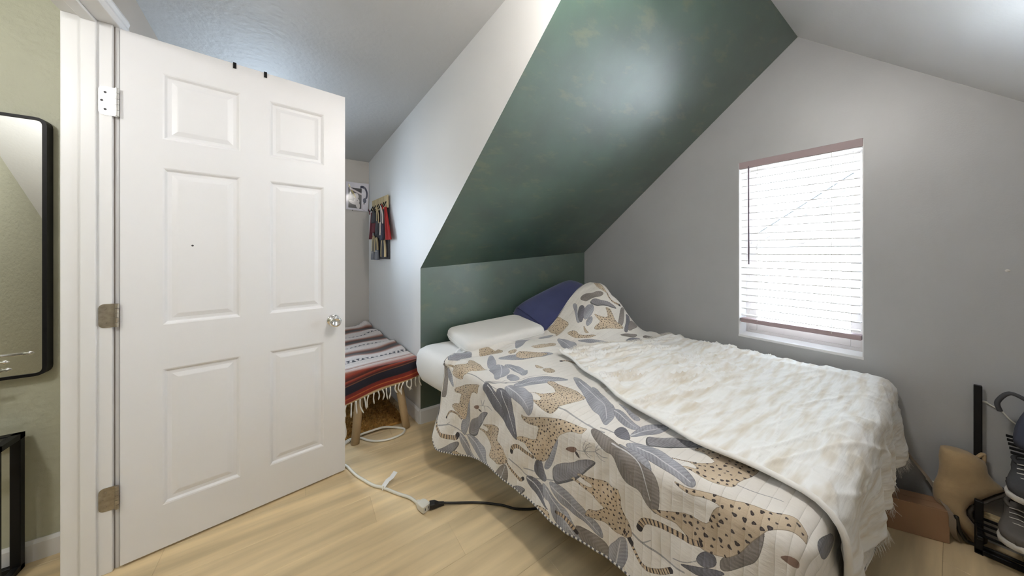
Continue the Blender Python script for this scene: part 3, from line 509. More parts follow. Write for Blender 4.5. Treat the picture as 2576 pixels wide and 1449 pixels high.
# ---- quilt with its printed pattern
QU=lambda s,t:np.stack([(s+.55)/2.2,(t+.5)/2.05],-1)
PRINT=[('S',[(-50,1239),(-40,1173),(-47,1103),(-51,1069),(-51,1029),(-53,988)],None,4.3),('S',[(-46,1073),(-28,1010),(22,954),(106,940),(169,917),(207,868)],None,7.4),('S',[(-39,1062),(-8,993),(59,961),(147,949),(189,920)],None,2.8),('S',[(-371,1409),(-348,1355),(-330,1312),(-335,1259),(-339,1223),(-347,1187)],None,6.0),('S',[(-341,1341),(-318,1315)],None,2.8),('S',[(-302,873),(-310,814),(-324,787),(-317,735),(-288,678),(-263,629)],None,4.8),('S',[(-5,666),(-4,609),(-9,543),(-20,490),(-16,460)],None,7.3),('S',[(-2,483),(3,429),(10,376),(16,342)],None,6.0),('S',[(-10,527),(-20,486),(-27,450)],None,4.3),('S',[(-272,346),(-280,311),(-272,260),(-272,222),(-263,192)],None,6.0),('S',[(-278,311),(-254,287)],None,3.0),('S',[(-252,222),(-235,187),(-210,161)],None,2.7),('S',[(27,112),(31,81),(40,50),(47,21)],None,2.7),('S',[(-303,791),(-293,749),(-273,689)],None,4.3),('L',[(-71,1454),(-56,1413),(-202,1379),(-221,1422),(-203,1460),(-155,1460)],None,2),('L',[(-65,1407),(-79,1381),(-118,1335),(-147,1331),(-135,1359),(-117,1393)],None,0),('L',[(7,1450),(61,1460),(100,1448),(76,1378),(-10,1383),(-34,1419)],None,0),('L',[(137,1307),(155,1296),(106,1192),(58,1171),(66,1217)],None,0),('L',[(50,1168),(106,1192),(122,1155),(106,1093),(63,1054),(17,1038),(-13,1041),(25,1096),(25,1132)],[(151,1245),(95,1131),(16,1041)],0),('L',[(128,1161),(159,1149),(176,1103),(165,1039),(130,995),(102,988),(110,1023),(126,1093)],[(145,1131),(140,1080),(120,1015)],0),('L',[(51,1038),(84,1039),(74,971),(35,970),(25,996)],None,0),('L',[(173,1252),(207,1224),(314,1178),(424,1121),(337,1116),(245,1144),(187,1185),(165,1225)],None,0),('L',[(10,928),(62,945),(120,938),(169,907),(202,862),(207,817),(156,852),(100,881),(58,885),(18,894)],[(10,924),(88,920),(177,873),(203,823)],0),('L',[(-170,1185),(-198,1183),(-266,1181),(-310,1194),(-345,1208),(-325,1234),(-284,1234),(-259,1204),(-202,1196)],None,0),('L',[(-62,1070),(-50,1048),(-65,1011),(-75,980),(-103,946),(-136,924),(-162,883),(-173,913),(-159,946),(-153,960),(-135,1006),(-105,1046),(-87,1073)],[(-54,1053),(-75,1008),(-103,966),(-116,946)],1),('L',[(-65,981),(-46,969),(-50,935),(-47,897),(-90,881),(-121,873),(-139,857),(-179,842),(-203,843),(-198,861),(-183,892),(-157,934),(-140,920),(-112,943),(-92,971)],[(-50,966),(-83,929),(-127,898),(-155,877),(-192,848)],1),('L',[(-30,949),(-4,921),(3,866),(-6,814),(-34,778),(-60,765),(-88,783),(-77,802),(-64,818),(-58,872),(-45,917)],[(-21,943),(-27,895),(-36,852),(-47,810),(-66,779)],0),('L',[(-287,1176),(-258,1165),(-236,1122),(-211,1105),(-191,1072),(-187,1048),(-217,1070),(-244,1088),(-289,1119),(-315,1127),(-335,1163),(-321,1180)],None,3),('L',[(248,812),(255,775),(215,698),(166,605),(140,537),(114,519),(89,506),(63,500),(28,493),(54,528),(73,550),(81,584),(102,615),(136,657),(187,734)],[(240,779),(155,620),(137,567),(62,507)],0),('L',[(213,686),(226,681),(188,609),(154,547),(132,534),(151,581)],None,0),('L',[(117,517),(135,511),(128,472),(106,419),(96,409),(72,414),(69,435),(78,472)],[(121,517),(109,465),(92,413)],0),('L',[(173,537),(169,503),(155,440),(136,438),(132,454),(156,502)],None,0),('L',[(5,439),(48,444),(55,428),(18,390),(1,394),(-8,414)],None,1),('L',[(32,398),(81,403),(122,400),(159,374),(173,349),(120,347),(73,366),(47,383)],[(36,399),(91,385),(165,351)],0),('L',[(47,346),(68,352),(83,335),(109,313),(128,280),(155,244),(161,215),(125,239),(103,261),(73,279),(46,306),(25,330)],None,3),('L',[(-23,374),(6,363),(16,333),(20,285),(-2,235),(-16,208),(-28,189),(-42,191),(-45,207),(-38,230),(-35,266),(-32,300),(-25,337)],[(-5,353),(-10,294),(-23,234),(-36,191)],0),('L',[(-27,400),(-27,372),(-25,337),(-35,305),(-60,291),(-57,316),(-45,346),(-45,374)],None,0),('L',[(-36,490),(-21,481),(-28,454),(-31,421),(-36,398),(-40,366),(-56,325),(-60,291),(-83,276),(-113,274),(-138,275),(-158,280),(-151,299),(-140,313),(-123,325),(-125,353),(-121,368),(-105,382),(-69,404),(-73,423),(-57,461)],[(-36,419),(-38,367),(-47,336),(-61,318),(-86,305),(-138,287)],2),('L',[(-288,647),(-272,611),(-273,565),(-289,519),(-306,490),(-311,466),(-325,451),(-348,447),(-348,466),(-336,495),(-328,529),(-326,575),(-313,613)],[(-291,642),(-300,578),(-317,510),(-344,451)],0),('L',[(-330,774),(-315,738),(-321,686),(-365,681),(-373,650),(-377,672),(-361,712),(-356,750)],[(-329,771),(-335,714),(-374,655)],1),('L',[(-313,686),(-317,644),(-330,610),(-339,574),(-355,554),(-382,528),(-403,507),(-426,510),(-433,527),(-412,558),(-406,593),(-378,626),(-350,637),(-358,670)],[(-318,673),(-330,637),(-345,598),(-382,553),(-423,513)],0),('L',[(-363,531),(-359,480),(-358,444),(-369,421),(-399,416),(-419,416),(-419,443),(-411,470),(-400,508)],None,2),('L',[(-361,415),(-335,395),(-315,382),(-311,366),(-337,362),(-362,361),(-395,374),(-428,397),(-418,412),(-391,418)],[(-423,399),(-366,389),(-322,382)],0),('L',[(-419,868),(-399,837),(-380,806),(-382,778),(-407,799),(-430,807),(-445,826),(-456,868)],None,3),('L',[(-224,637),(-194,604),(-173,559),(-153,537),(-132,501),(-131,474),(-161,500),(-187,519),(-213,542),(-244,583),(-263,611),(-255,625),(-250,629)],None,3),('L',[(-244,728),(-235,704),(-262,691),(-281,671),(-300,687),(-296,718),(-283,737)],None,1),('L',[(-226,682),(-205,667),(-159,650),(-120,629),(-157,631),(-191,640),(-235,658),(-251,686)],None,0),('L',[(-482,1381),(-456,1335),(-425,1299),(-399,1260),(-403,1245),(-433,1261),(-459,1281),(-500,1330),(-500,1356),(-495,1376)],None,3),('L',[(-354,1243),(-362,1208),(-388,1180),(-422,1165),(-437,1121),(-448,1078),(-500,1049),(-500,1091),(-486,1156),(-452,1180),(-412,1214)],[(-355,1237),(-396,1193),(-441,1147),(-500,1070)],0),('L',[(-343,1191),(-340,1149),(-350,1090),(-356,1055),(-388,1052),(-426,1020),(-423,1047),(-408,1118),(-377,1165)],[(-344,1187),(-371,1114),(-419,1026)],0),('L',[(-422,965),(-369,931),(-340,895),(-363,879),(-400,884),(-445,908),(-473,935),(-460,961)],[(-467,935),(-414,920),(-347,898)],2),('L',[(-434,1080),(-441,1034),(-436,981),(-474,943),(-484,985),(-478,1033)],None,0),('L',[(922,1364),(959,1361),(974,1309),(1011,1294),(1040,1263),(999,1255),(947,1290),(913,1306)],None,2),('L',[(918,1271),(959,1271),(982,1233),(1029,1198),(1043,1162),(1004,1185),(961,1216),(936,1229)],None,3),('L',[(870,1395),(884,1367),(820,1299),(788,1250),(783,1275),(821,1320)],None,0),('L',[(872,1330),(880,1288),(822,1248),(787,1245),(820,1299)],None,1),('L',[(880,1288),(920,1253),(900,1229),(850,1219),(812,1239)],None,0),('L',[(835,1221),(862,1211),(835,1189),(796,1193),(806,1216)],None,0),('L',[(1088,1155),(1127,1160),(1069,1115),(1022,1088),(984,1095),(1018,1119)],None,2),('L',[(1111,1131),(1142,1125),(1070,1073),(1026,1053),(1004,1063),(1067,1093)],None,1),('L',[(1107,1098),(1188,1104),(1144,1065),(1037,1052)],None,2),('L',[(612,1276),(634,1237),(646,1180),(634,1141),(574,1109),(527,1142),(565,1202)],[(615,1260),(606,1197),(572,1120)],0),('L',[(675,1165),(739,1115),(760,1068),(802,1043),(766,1044),(710,1091),(684,1134)],None,0),('L',[(568,1083),(635,1083),(677,1064),(604,1023),(522,1026)],None,0),('L',[(947,1053),(1025,1043),(1090,1024),(1030,1015),(958,1039)],None,2),('L',[(944,1015),(1041,1013),(1085,988),(1022,970),(918,974)],None,1),('L',[(1122,1007),(1204,1020),(1274,972),(1186,981),(1126,993)],None,2),('L',[(423,1435),(479,1439),(546,1460),(626,1460),(560,1415),(486,1383),(311,1263),(300,1279)],None,0),('L',[(526,1355),(593,1367),(642,1342),(601,1325),(535,1330)],None,0),('L',[(-181,110),(-165,107),(-135,79),(-117,68),(-86,52),(-61,36),(-92,38),(-129,47),(-151,67),(-181,91),(-192,106)],None,2),('L',[(-196,160),(-176,143),(-176,126),(-194,122),(-214,142),(-213,163)],None,1),('L',[(-248,201),(-228,167),(-202,117),(-206,106),(-242,153),(-246,179)],None,1),('L',[(27,-56),(104,-80),(103,-107),(51,-105),(7,-84),(-4,-62)],None,1),('L',[(154,81),(150,57),(144,11),(140,6),(128,18),(126,45)],None,0),('P',[(-50,1399),(-35,1336),(-9,1276),(22,1316),(37,1299),(39,1259),(33,1201),(40,1173),(-9,1185),(-32,1223),(-54,1232),(-62,1253),(-90,1261),(-91,1320),(-83,1362),(-56,1343),(-56,1389)],None,5),('P',[(178,1460),(251,1343),(218,1304),(174,1330),(122,1369)],None,5),('P',[(236,1268),(275,1255),(256,1222),(215,1235)],None,5),('P',[(245,1067),(251,1003),(215,988),(226,1037)],None,5),('P',[(211,981),(248,981),(254,931),(223,919),(203,941)],None,5),('P',[(-153,1321),(-121,1255),(-102,1218),(-86,1162),(-73,1113),(-91,1125),(-124,1129),(-121,1161),(-140,1177),(-170,1185),(-202,1196),(-259,1204),(-278,1227),(-262,1253),(-248,1289),(-236,1321),(-214,1291),(-210,1259),(-183,1260),(-157,1250),(-169,1301)],None,6),('T',[(-280,1242),(-262,1281),(-263,1314),(-277,1335),(-309,1352)],None,10.8),('T',[(-299,1460),(-337,1453),(-386,1428),(-402,1373),(-397,1315),(-380,1261),(-361,1253)],None,23.1),('P',[(-98,812),(-105,795),(-61,677),(-46,630),(-39,581),(-35,537),(-32,523),(-49,529),(-61,538),(-65,570),(-83,599),(-103,624),(-124,634),(-150,646),(-173,657),(-206,670),(-225,688),(-233,704),(-236,728),(-224,743),(-213,768),(-199,787),(-205,815),(-202,840),(-180,805),(-173,768),(-168,733),(-139,725),(-109,716),(-120,759),(-121,790),(-113,810)],None,8),('T',[(-237,745),(-236,789),(-232,830),(-246,856),(-268,861)],None,16.9),('P',[(-2,838),(9,814),(24,787),(73,756),(103,790),(129,869),(156,852),(144,807),(154,738),(133,677),(128,650),(62,655),(5,673),(-16,663),(-40,673),(-42,697),(-39,728),(-25,785),(-20,768),(-5,751),(14,781)],None,6.5),('P',[(29,223),(43,201),(78,173),(88,191),(104,218),(100,240),(125,235),(128,207),(126,177),(140,141),(145,104),(151,94),(94,95),(47,110),(13,111),(1,125),(-6,141),(-6,158),(-5,175),(-5,189),(-2,213),(-2,224),(7,214),(11,191),(27,203)],None,9),('T',[(17,260),(25,234),(39,208)],None,5.6),('P',[(-53,227),(-53,206),(-53,192),(-43,160),(-36,132),(-30,103),(-17,72),(-9,42),(1,17),(10,-4),(6,-15),(-4,-31),(-16,-33),(-31,-35),(-28,-28),(-28,-15),(-31,-3),(-39,14),(-53,32),(-62,37),(-84,52),(-103,63),(-116,69),(-133,79),(-158,99),(-164,110),(-170,126),(-175,148),(-173,157),(-180,179),(-172,183),(-157,208),(-153,218),(-161,256),(-159,274),(-158,281),(-146,256),(-131,227),(-112,184),(-114,160),(-109,141),(-86,137),(-64,129),(-53,117),(-54,151),(-65,182),(-61,209)],None,10),('T',[(-169,158),(-179,182),(-180,203),(-183,233),(-188,263),(-201,291),(-214,311),(-242,321)],None,17.5),('P',[(-199,539),(-188,521),(-179,474),(-169,434),(-168,399),(-164,388),(-177,385),(-188,380),(-210,382),(-232,372),(-244,359),(-268,348),(-285,349),(-298,362),(-302,387),(-302,405),(-293,429),(-298,451),(-306,480),(-313,502),(-284,490),(-276,471),(-272,459),(-251,434),(-246,444),(-240,460),(-229,477),(-226,496),(-224,514),(-220,536),(-224,557),(-210,546),(-213,537),(-214,503),(-211,476),(-201,477),(-198,497)],None,7.5),('T',[(-292,356),(-309,346),(-324,331),(-335,320),(-340,305),(-336,286),(-319,259),(-288,227)],None,13.2),('T',[(-288,366),(-292,356),(-302,348)],None,18.0),('P',[(-422,801),(-421,761),(-406,729),(-389,689),(-382,653),(-389,639),(-418,644),(-437,671),(-447,711),(-454,759),(-440,780)],None,7),('T',[(-363,611),(-359,584),(-365,560),(-374,543),(-384,529)],None,15.1),('P',[(-460,1285),(-441,1260),(-452,1233),(-447,1207),(-454,1182),(-500,1178),(-500,1181),(-500,1225),(-495,1232),(-473,1244),(-464,1265)],None,6),('P',[(-255,1093),(-222,1007),(-213,957),(-228,953),(-261,961),(-274,943),(-276,917),(-296,899),(-314,883),(-332,897),(-359,945),(-361,981),(-367,1022),(-344,1016),(-319,1007),(-303,1024),(-289,1049),(-281,1078),(-284,1122),(-270,1078),(-272,1046),(-248,1033)],None,6.5),('T',[(-321,889),(-337,861),(-350,830),(-358,805),(-344,792)],None,12.9),('P',[(686,1460),(714,1434),(755,1460),(784,1440),(770,1384),(754,1312),(713,1317),(664,1309),(626,1305),(665,1341),(652,1378),(686,1446)],None,6),('P',[(972,1196),(999,1172),(989,1151),(976,1119),(1023,1084),(996,1074),(883,1111),(814,1145),(827,1163),(884,1156),(879,1178),(885,1216),(902,1178),(944,1149),(965,1173)],None,6.5),('P',[(1092,1391),(1103,1358),(1084,1292),(1069,1247),(1054,1269),(1045,1311)],None,6),('T',[(1069,1247),(1049,1214),(1060,1189),(1089,1168)],None,12.4),('P',[(375,1248),(461,1235),(537,1248),(546,1211),(446,1182),(381,1185),(359,1206)],None,6),('P',[(256,1223),(308,1193),(378,1145),(390,1122),(312,1118),(251,1147),(223,1182)],None,6),('P',[(716,1051),(787,1039),(843,1021),(828,990),(761,974),(702,992)],None,6),('P',[(697,1273),(732,1234),(717,1183),(791,1114),(739,1127),(694,1177),(684,1242)],None,6),('P',[(787,1217),(772,1181),(768,1156),(751,1173),(766,1199)],None,6),('B',[(-192,1152),(-177,1136),(-172,1116),(-184,1114),(-195,1131)],None,0),('B',[(-187,1119),(-191,1101),(-198,1094),(-198,1113)],None,1),('S',[(-173,1115),(-155,1062),(-150,1041)],None,2.0),('S',[(-162,1088),(-140,1095)],None,5.7),('S',[(-159,1080),(-132,1073)],None,5.1),('S',[(-159,1070),(-176,1062)],None,4.0),('S',[(-151,1044),(-157,1010)],None,3.7),('B',[(-136,590),(-123,577),(-112,555),(-114,543),(-131,554),(-136,575)],None,0),('B',[(-125,550),(-123,538),(-140,528),(-136,544)],None,1),('S',[(-116,543),(-108,512),(-90,472)],None,2.0),('S',[(-108,512),(-94,519),(-68,507)],None,2.0),('S',[(-105,511),(-83,505),(-69,490)],None,2.5),('S',[(-105,510),(-88,500),(-77,482)],None,2.5),('S',[(-108,510),(-117,497),(-118,486)],None,2.8),('S',[(-106,507),(-110,491),(-108,479)],None,2.0),('S',[(-90,471),(-71,467),(-60,460)],None,2.0),('S',[(-88,470),(-71,456),(-62,438)],None,2.0),('S',[(-90,469),(-94,446),(-86,425)],None,3.0),('S',[(-90,469),(-105,454),(-103,433)],None,2.0),('B',[(-91,5),(-79,-12),(-73,-30),(-75,-43),(-88,-43),(-94,-18)],None,0)]
def quilt_print():
    SC_=1.4; ox,oy=550,500; Wd,Hd=int(2200*SC_),int(2050*SC_); r=np.random.default_rng(5)
    im=np.ones((Hd,Wd,3),np.float32)*np.array([.905,.89,.865],np.float32)
    def bb(p,pad):
        x0,y0=np.floor(p.min(0)-pad).astype(int); x1,y1=np.ceil(p.max(0)+pad).astype(int)+1
        x0,y0=max(x0,0),max(y0,0); x1,y1=min(x1,Wd),min(y1,Hd); return x0,y0,x1,y1
    def fill(p,x0,y0,x1,y1):
        Y,X=np.mgrid[y0:y1,x0:x1]; X=X+.5;Y=Y+.5; ins=np.zeros(X.shape,bool); n=len(p)
        for i in range(n):
            (ax,ay),(bx,by)=p[i],p[(i+1)%n]
            if ay==by: continue
            c=((ay>Y)!=(by>Y))&(X<(bx-ax)*(Y-ay)/(by-ay)+ax); ins^=c
        return ins,X,Y
    def round_(p,closed=True,it=2):
        q=p
        for _ in range(it):
            nx=np.roll(q,-1,0) if closed else q[1:]; a=q if closed else q[:-1]
            z=np.empty((2*len(a),2)); z[0::2]=a*.75+nx*.25; z[1::2]=a*.25+nx*.75
            if not closed: z=np.vstack([q[:1],z,q[-1:]])
            q=z
        return q
    def dist(p,X,Y):
        d=np.full(X.shape,1e9); s=np.zeros(X.shape); L=0
        for a,b in zip(p[:-1],p[1:]):
            v=b-a; l2=max(v@v,1e-6); t=np.clip(((X-a[0])*v[0]+(Y-a[1])*v[1])/l2,0,1); dd=np.hypot(X-a[0]-t*v[0],Y-a[1]-t*v[1]); m=dd<d; d[m]=dd[m]; s[m]=(L+t*math.sqrt(l2))[m]; L+=math.sqrt(l2)
        return d,s,L
    def spots(mask,x0,y0,size,tgt):
        h,w=mask.shape; k=int(mask.sum()/(size*SC_*1.65)**2)+1; ys,xs=np.nonzero(mask); P_=[]
        if len(ys)==0: return
        for _ in range(k*6):
            if len(P_)>=k: break
            i=r.integers(len(ys)); p=(xs[i],ys[i]); 
            if all((p[0]-q[0])**2+(p[1]-q[1])**2>(size*SC_*1.25)**2 for q in P_): P_.append(p)
        for (cx,cy) in P_:
            R=size*SC_*(.24+.26*r.random()); an=r.random()*3.14; el=.6+.3*r.random(); g=int(R*2)+2
            ya,yb,xa,xb=max(cy-g,0),min(cy+g,h),max(cx-g,0),min(cx+g,w); Y,X=np.mgrid[ya:yb,xa:xb]; dx,dy=X-cx,Y-cy
            q=np.hypot((dx*math.cos(an)+dy*math.sin(an)),(-dx*math.sin(an)+dy*math.cos(an))/el)/R*(1+.15*np.sin(3*np.arctan2(dy,dx)+an*5))
            m=(q<1)&mask[ya:yb,xa:xb]; tgt[ya:yb,xa:xb][m]=(.23,.20,.20)
            if size>7: m2=(q<.45)&m; tgt[ya:yb,xa:xb][m2]=(.33,.29,.27)
    def draw(items,off=(0,0),flip=1):
        F=lambda p: (np.array(p,float)*np.array([flip,1])+np.array(off)+np.array([ox,oy]))*SC_
        for ty,st,mid,par in items:
            p=F(st)
            if ty in 'LB': p=p.mean(0)+(p-p.mean(0))*1.14
            if ty=='P': p=p.mean(0)+(p-p.mean(0))*1.04
            if ty in 'LPB':
                q=round_(p,True,1 if ty=='P' else 2); x0,y0,x1,y1=bb(q,4)
                if x1<=x0 or y1<=y0: continue
                m,X,Y=fill(q,x0,y0,x1,y1); R_=im[y0:y1,x0:x1]
                if ty=='B': R_[m]=(.56,.46,.41) if par==0 else (.36,.33,.33); continue
                ed=m&~(np.roll(m,2,0)&np.roll(m,-2,0)&np.roll(m,2,1)&np.roll(m,-2,1))
                if ty=='L':
                    col=np.array([(.63,.635,.665),(.46,.46,.49),(.55,.525,.505),(.565,.56,.575)][par])
                    c=q-q.mean(0); u=np.linalg.svd(c,full_matrices=False)[2][0]; 
                    if mid is not None: mp=round_(F(mid),False); u=(mp[-1]-mp[0])/np.linalg.norm(mp[-1]-mp[0])
                    v=np.array([-u[1],u[0]]); A=(X-q.mean(0)[0])*u[0]+(Y-q.mean(0)[1])*u[1]; B=(X-q.mean(0)[0])*v[0]+(Y-q.mean(0)[1])*v[1]
                    ha=np.sin((A-.9*np.abs(B))/(2.1*SC_)+2*np.sin(A*.021)+1.5*np.sin(B*.05)); fine=r.random(X.shape)
                    f=1-.045*np.clip(ha*2,-1,1)-.08*(fine>.72)+.05*np.sin(A*.03+B*.05); f=f*(1+.06*np.clip(B/(60*SC_),-1,1))
                    R_[m]=np.clip(col*f[...,None],0,1)[m]; R_[ed]*=.80
                    if par==3:
                        k=int(9*SC_); sh=np.roll(m,k,0) if True else m; rim=m&~np.roll(m,k,1); R_[rim]=R_[rim]*.72
                    if mid is not None:
                        d,s,L=dist(mp,X,Y); w=SC_*(2.6-1.6*s/L); R_[(d<w)&m]=(.82,.82,.83)
                else:
                    g=r.random(X.shape); base=np.array([.80,.73,.63]); tone=1+.05*np.sin(X*.02+Y*.013)-.05*(g>.8)
                    R_[m]=np.clip(base*tone[...,None],0,1)[m]; spots(m,x0,y0,par*1.12,R_); R_[ed]=R_[ed]*.72
            else:
                q=round_(p,False); w=max(par,1.2)*SC_/2; x0,y0,x1,y1=bb(q,w+3)
                if x1<=x0 or y1<=y0: continue
                Y,X=np.mgrid[y0:y1,x0:x1]; d,s,L=dist(q,X+.5,Y+.5); R_=im[y0:y1,x0:x1]
                if ty=='S': m=d<w*(1-.35*s/L); R_[m]=(.66,.655,.66); R_[m&(d>w*.5)]*=.86
                else:
                    wt=w*(.75+.25*s/L); m=d<wt; R_[m]=(.80,.715,.60); per=max(w*1.5,5)
                    st_=m&(((s%per)/per<.48))&(np.sin(s*.7+3)>-.7); R_[st_]=(.25,.22,.22); R_[m&(s>L-w*1.2)]=(.2,.18,.19); R_[m&(d>wt-1.3)]*=.75
    cell=70; seen=set((int((x+ox)//cell)+a,int((y+oy)//cell)+b) for ty,st,_,_ in PRINT for x,y in st for a in (-1,0,1) for b in (-1,0,1))
    for off,flip in (((640,150),1),((300,-560),1),((900,-330),1),((760,520),1)):
        ok=[]
        for it in PRINT:
            ce=[(int((x*flip+off[0]+ox)//cell),int((y+off[1]+oy)//cell)) for x,y in it[1]]
            if not any(c in seen for c in ce): ok.append(it)
        draw(ok,off,flip); 
        for it in ok: seen|=set((int((x*flip+off[0]+ox)//cell),int((y+off[1]+oy)//cell)) for x,y in it[1])
    draw(PRINT)
    im*=(1-.02*r.random((Hd,Wd,1))).astype(np.float32)
    return np.clip(im,0,1)

qm=mat('leopard_print_quilt',(.8,.78,.74),.85,sheen=.15)
imgtex(qm,quilt_print(),'quilt_print')
nt=qm.node_tree; uvn=nt.nodes.new('ShaderNodeUVMap'); uvn.uv_map='UVMap'; sp=nt.nodes.new('ShaderNodeSeparateXYZ'); nt.links.new(uvn.outputs[0],sp.inputs[0])
mu=nt.nodes.new('ShaderNodeMath'); mu.operation='MULTIPLY'; mu.inputs[1].default_value=2.05/.027*PI; nt.links.new(sp.outputs[1],mu.inputs[0])
sn=nt.nodes.new('ShaderNodeMath'); sn.operation='SINE'; nt.links.new(mu.outputs[0],sn.inputs[0])
ab=nt.nodes.new('ShaderNodeMath'); ab.operation='ABSOLUTE'; nt.links.new(sn.outputs[0],ab.inputs[0])
pw2=nt.nodes.new('ShaderNodeMath'); pw2.operation='POWER'; pw2.inputs[1].default_value=.35; nt.links.new(ab.outputs[0],pw2.inputs[0])
mpn=nt.nodes.new('ShaderNodeMapping'); mpn.inputs['Scale'].default_value=(150,40,1); nt.links.new(uvn.outputs[0],mpn.inputs[0])
nz=nt.nodes.new('ShaderNodeTexNoise'); nz.inputs['Scale'].default_value=1.6; nz.inputs['Detail'].default_value=3; nt.links.new(mpn.outputs[0],nz.inputs['Vector'])
ad=nt.nodes.new('ShaderNodeMath'); ad.operation='MULTIPLY_ADD'; ad.inputs[1].default_value=.9; nt.links.new(nz.outputs['Fac'],ad.inputs[0]); nt.links.new(pw2.outputs[0],ad.inputs[2])
bp=nt.nodes.new('ShaderNodeBump'); bp.inputs['Strength'].default_value=.55; bp.inputs['Distance'].default_value=.0035; nt.links.new(ad.outputs[0],bp.inputs['Height']); nt.links.new(bp.outputs[0],nt.nodes['Principled BSDF'].inputs['Normal'])
def cloth(fn,ns,nt_,thick):
    S_,T_=fn(ns,nt_); return S_,T_
ns,ntt=300,320
tq=np.linspace(0,1,ntt)[:,None]; sq=np.linspace(0,1,ns)[None,:]
Tt=-.38+(1.44+.38)*tq+0*sq
sl=-(.405+.075*sst(.95,1.40,Tt)-.03*sst(.2,-.2,Tt)); 
hr=.035                                               # rounded head corner of the hem
sl=sl+hr*sst(1.36,1.44,Tt)**2
Ss=sl+(BW+.20-sl)*sq
Tt=Tt+.012*np.sin(Ss*9)*sst(1.2,1.44,Tt)
Pq=quilt(Ss,Tt)
e=1e-3; Nq=np.cross(quilt(Ss+e,Tt)-Pq,quilt(Ss,Tt+e)-Pq); Nq/=np.linalg.norm(Nq,axis=-1,keepdims=True)+1e-12
wr=.004*vnoise(Ss*7+20,Tt*16+20,5)+.003*vnoise(Ss*18+20,Tt*30+20,6)
wr=wr+(-.012*np.exp(-((Tt-1.375-.03*Ss)/.010)**2)+.014*sst(1.385,1.41,Tt-.03*Ss))*(Ss>-.06)*(1-sst(.5,.62,Ss))
wr=wr+.008*sst(.75,1.1,Tt)*vnoise(Ss*5+30,Tt*14+Ss*6+30,8)*(Ss>0)
Pq=Pq+Nq*wr[...,None]
Pq[...,0]=np.minimum(Pq[...,0],2.318)
v1,f1=grid(Pq); v2=(Pq-Nq*.006).reshape(-1,3); n1=len(v1); h_,w_=Pq.shape[:2]; idx=np.arange(h_*w_).reshape(h_,w_)
bd=np.concatenate([idx[0,:],idx[1:,-1],idx[-1,-2::-1],idx[-2:0:-1,0]])
fb=[(bd[i],n1+bd[i],n1+bd[(i+1)%len(bd)],bd[(i+1)%len(bd)]) for i in range(len(bd))]
fa=np.concatenate([f1,f1[:,::-1]+n1])
uv=QU(Ss,Tt).reshape(-1,2)
qo=mk('printed_quilt',(np.vstack([v1,v2]),[tuple(q) for q in fa]+fb),qm,None,smooth=True,uv=np.vstack([uv,uv]))
tag(qo,'white quilt printed with grey leaves and leopards, raised over pillow at the corner','quilt')
def piping(I,name='quilt_binding'):
    P=[Pq.reshape(-1,3)[i]-Nq.reshape(-1,3)[i]*.003 for i in I]; return tube(P,.0052,6)
bm_=mat('striped_binding',(.55,.54,.54),.85); 
nt=bm_.node_tree; tc=nt.nodes.new('ShaderNodeTexCoord'); wv=nt.nodes.new('ShaderNodeTexWave'); wv.inputs['Scale'].default_value=22; wv.bands_direction='Y'; cr_=nt.nodes.new('ShaderNodeValToRGB')
cr_.color_ramp.elements[0].position=.45; cr_.color_ramp.elements[0].color=(.10,.10,.11,1); cr_.color_ramp.elements[1].position=.55; cr_.color_ramp.elements[1].color=(.72,.70,.66,1)
nt.links.new(tc.outputs['Object'],wv.inputs['Vector']); nt.links.new(wv.outputs['Fac'],cr_.inputs[0]); nt.links.new(cr_.outputs[0],nt.nodes['Principled BSDF'].inputs['Base Color'])
mk('hem_binding',piping(idx[::3,0]),bm_,qo,smooth=True); mk('head_binding',piping(idx[-1,::3]),bm_,qo,smooth=True); mk('foot_binding',piping(idx[0,::3]),bm_,qo,smooth=True)
# ---- cream throw
def throw_st(p,q):
    ttop=1.07-.19*p+.02*np.sin(p*9)
    t=-.325+(ttop+.325)*q
    tl=np.array([-.33,-.2,-.06,.01,.12,.236,.40,.557,.75,.95,1.12]); slv=np.array([.13,.11,.085,.088,.095,.105,.145,.196,.29,.385,.44])
    s0=np.interp(t,tl,slv)+.006*np.sin(t*21)
    s=s0+(BW+.155-s0)*p
    return s,t
np_,nq=300,330
p_,q_=np.meshgrid(np.linspace(0,1,np_),np.linspace(0,1,nq))
s_,t_=throw_st(p_,q_)
t_=t_+.014*vnoise(s_*9+5,q_*0+3.5,21)*(1-sst(0,.3,q_))+.02*vnoise(s_*12+5,q_*0+7.5,22)*sst(.8,1,q_)
base=quilt(s_,t_,.012); e=1e-3
N_=np.cross(quilt(s_+e,t_,.012)-base,quilt(s_,t_+e,.012)-base); N_/=np.linalg.norm(N_,axis=-1,keepdims=True)+1e-12
def ridged(a): return (1-np.abs(a))**2
z1=vnoise(s_*3.6+.4*np.sin(t_*7)+40,t_*19+s_*6+40,31); z2=vnoise(s_*7+40,t_*36-s_*7+40,32); z3=vnoise(s_*6+40,t_*70+s_*3+10,33)
hi=sst(.22,.55,t_)*(1-.5*sst(.9,1.1,s_)); lo=1-hi
z4=vnoise(s_*13+t_*8+20,t_*46+s_*9+20,34)
wr=hi*(.024*ridged(z1*1.8)**2+.010*ridged(z2*1.8)**2+.004*ridged(z4*1.7)**2)+lo*(.005*ridged(z1*1.4)+.0035*ridged(z2*1.4)+.0015*ridged(z4*1.4))+.0012*z3
wr=wr+.012*np.exp(-((s_-1.22+.03*np.sin(t_*6))/.03)**2)*sst(0,.15,t_)*(1-sst(.55,.8,t_))
edge=np.minimum(p_*1.2,(1-q_)*1.2); wr=wr*sst(0,.02,edge)+.010*np.exp(-(p_/.012)**2)+.012*np.exp(-((1-q_)/.012)**2)
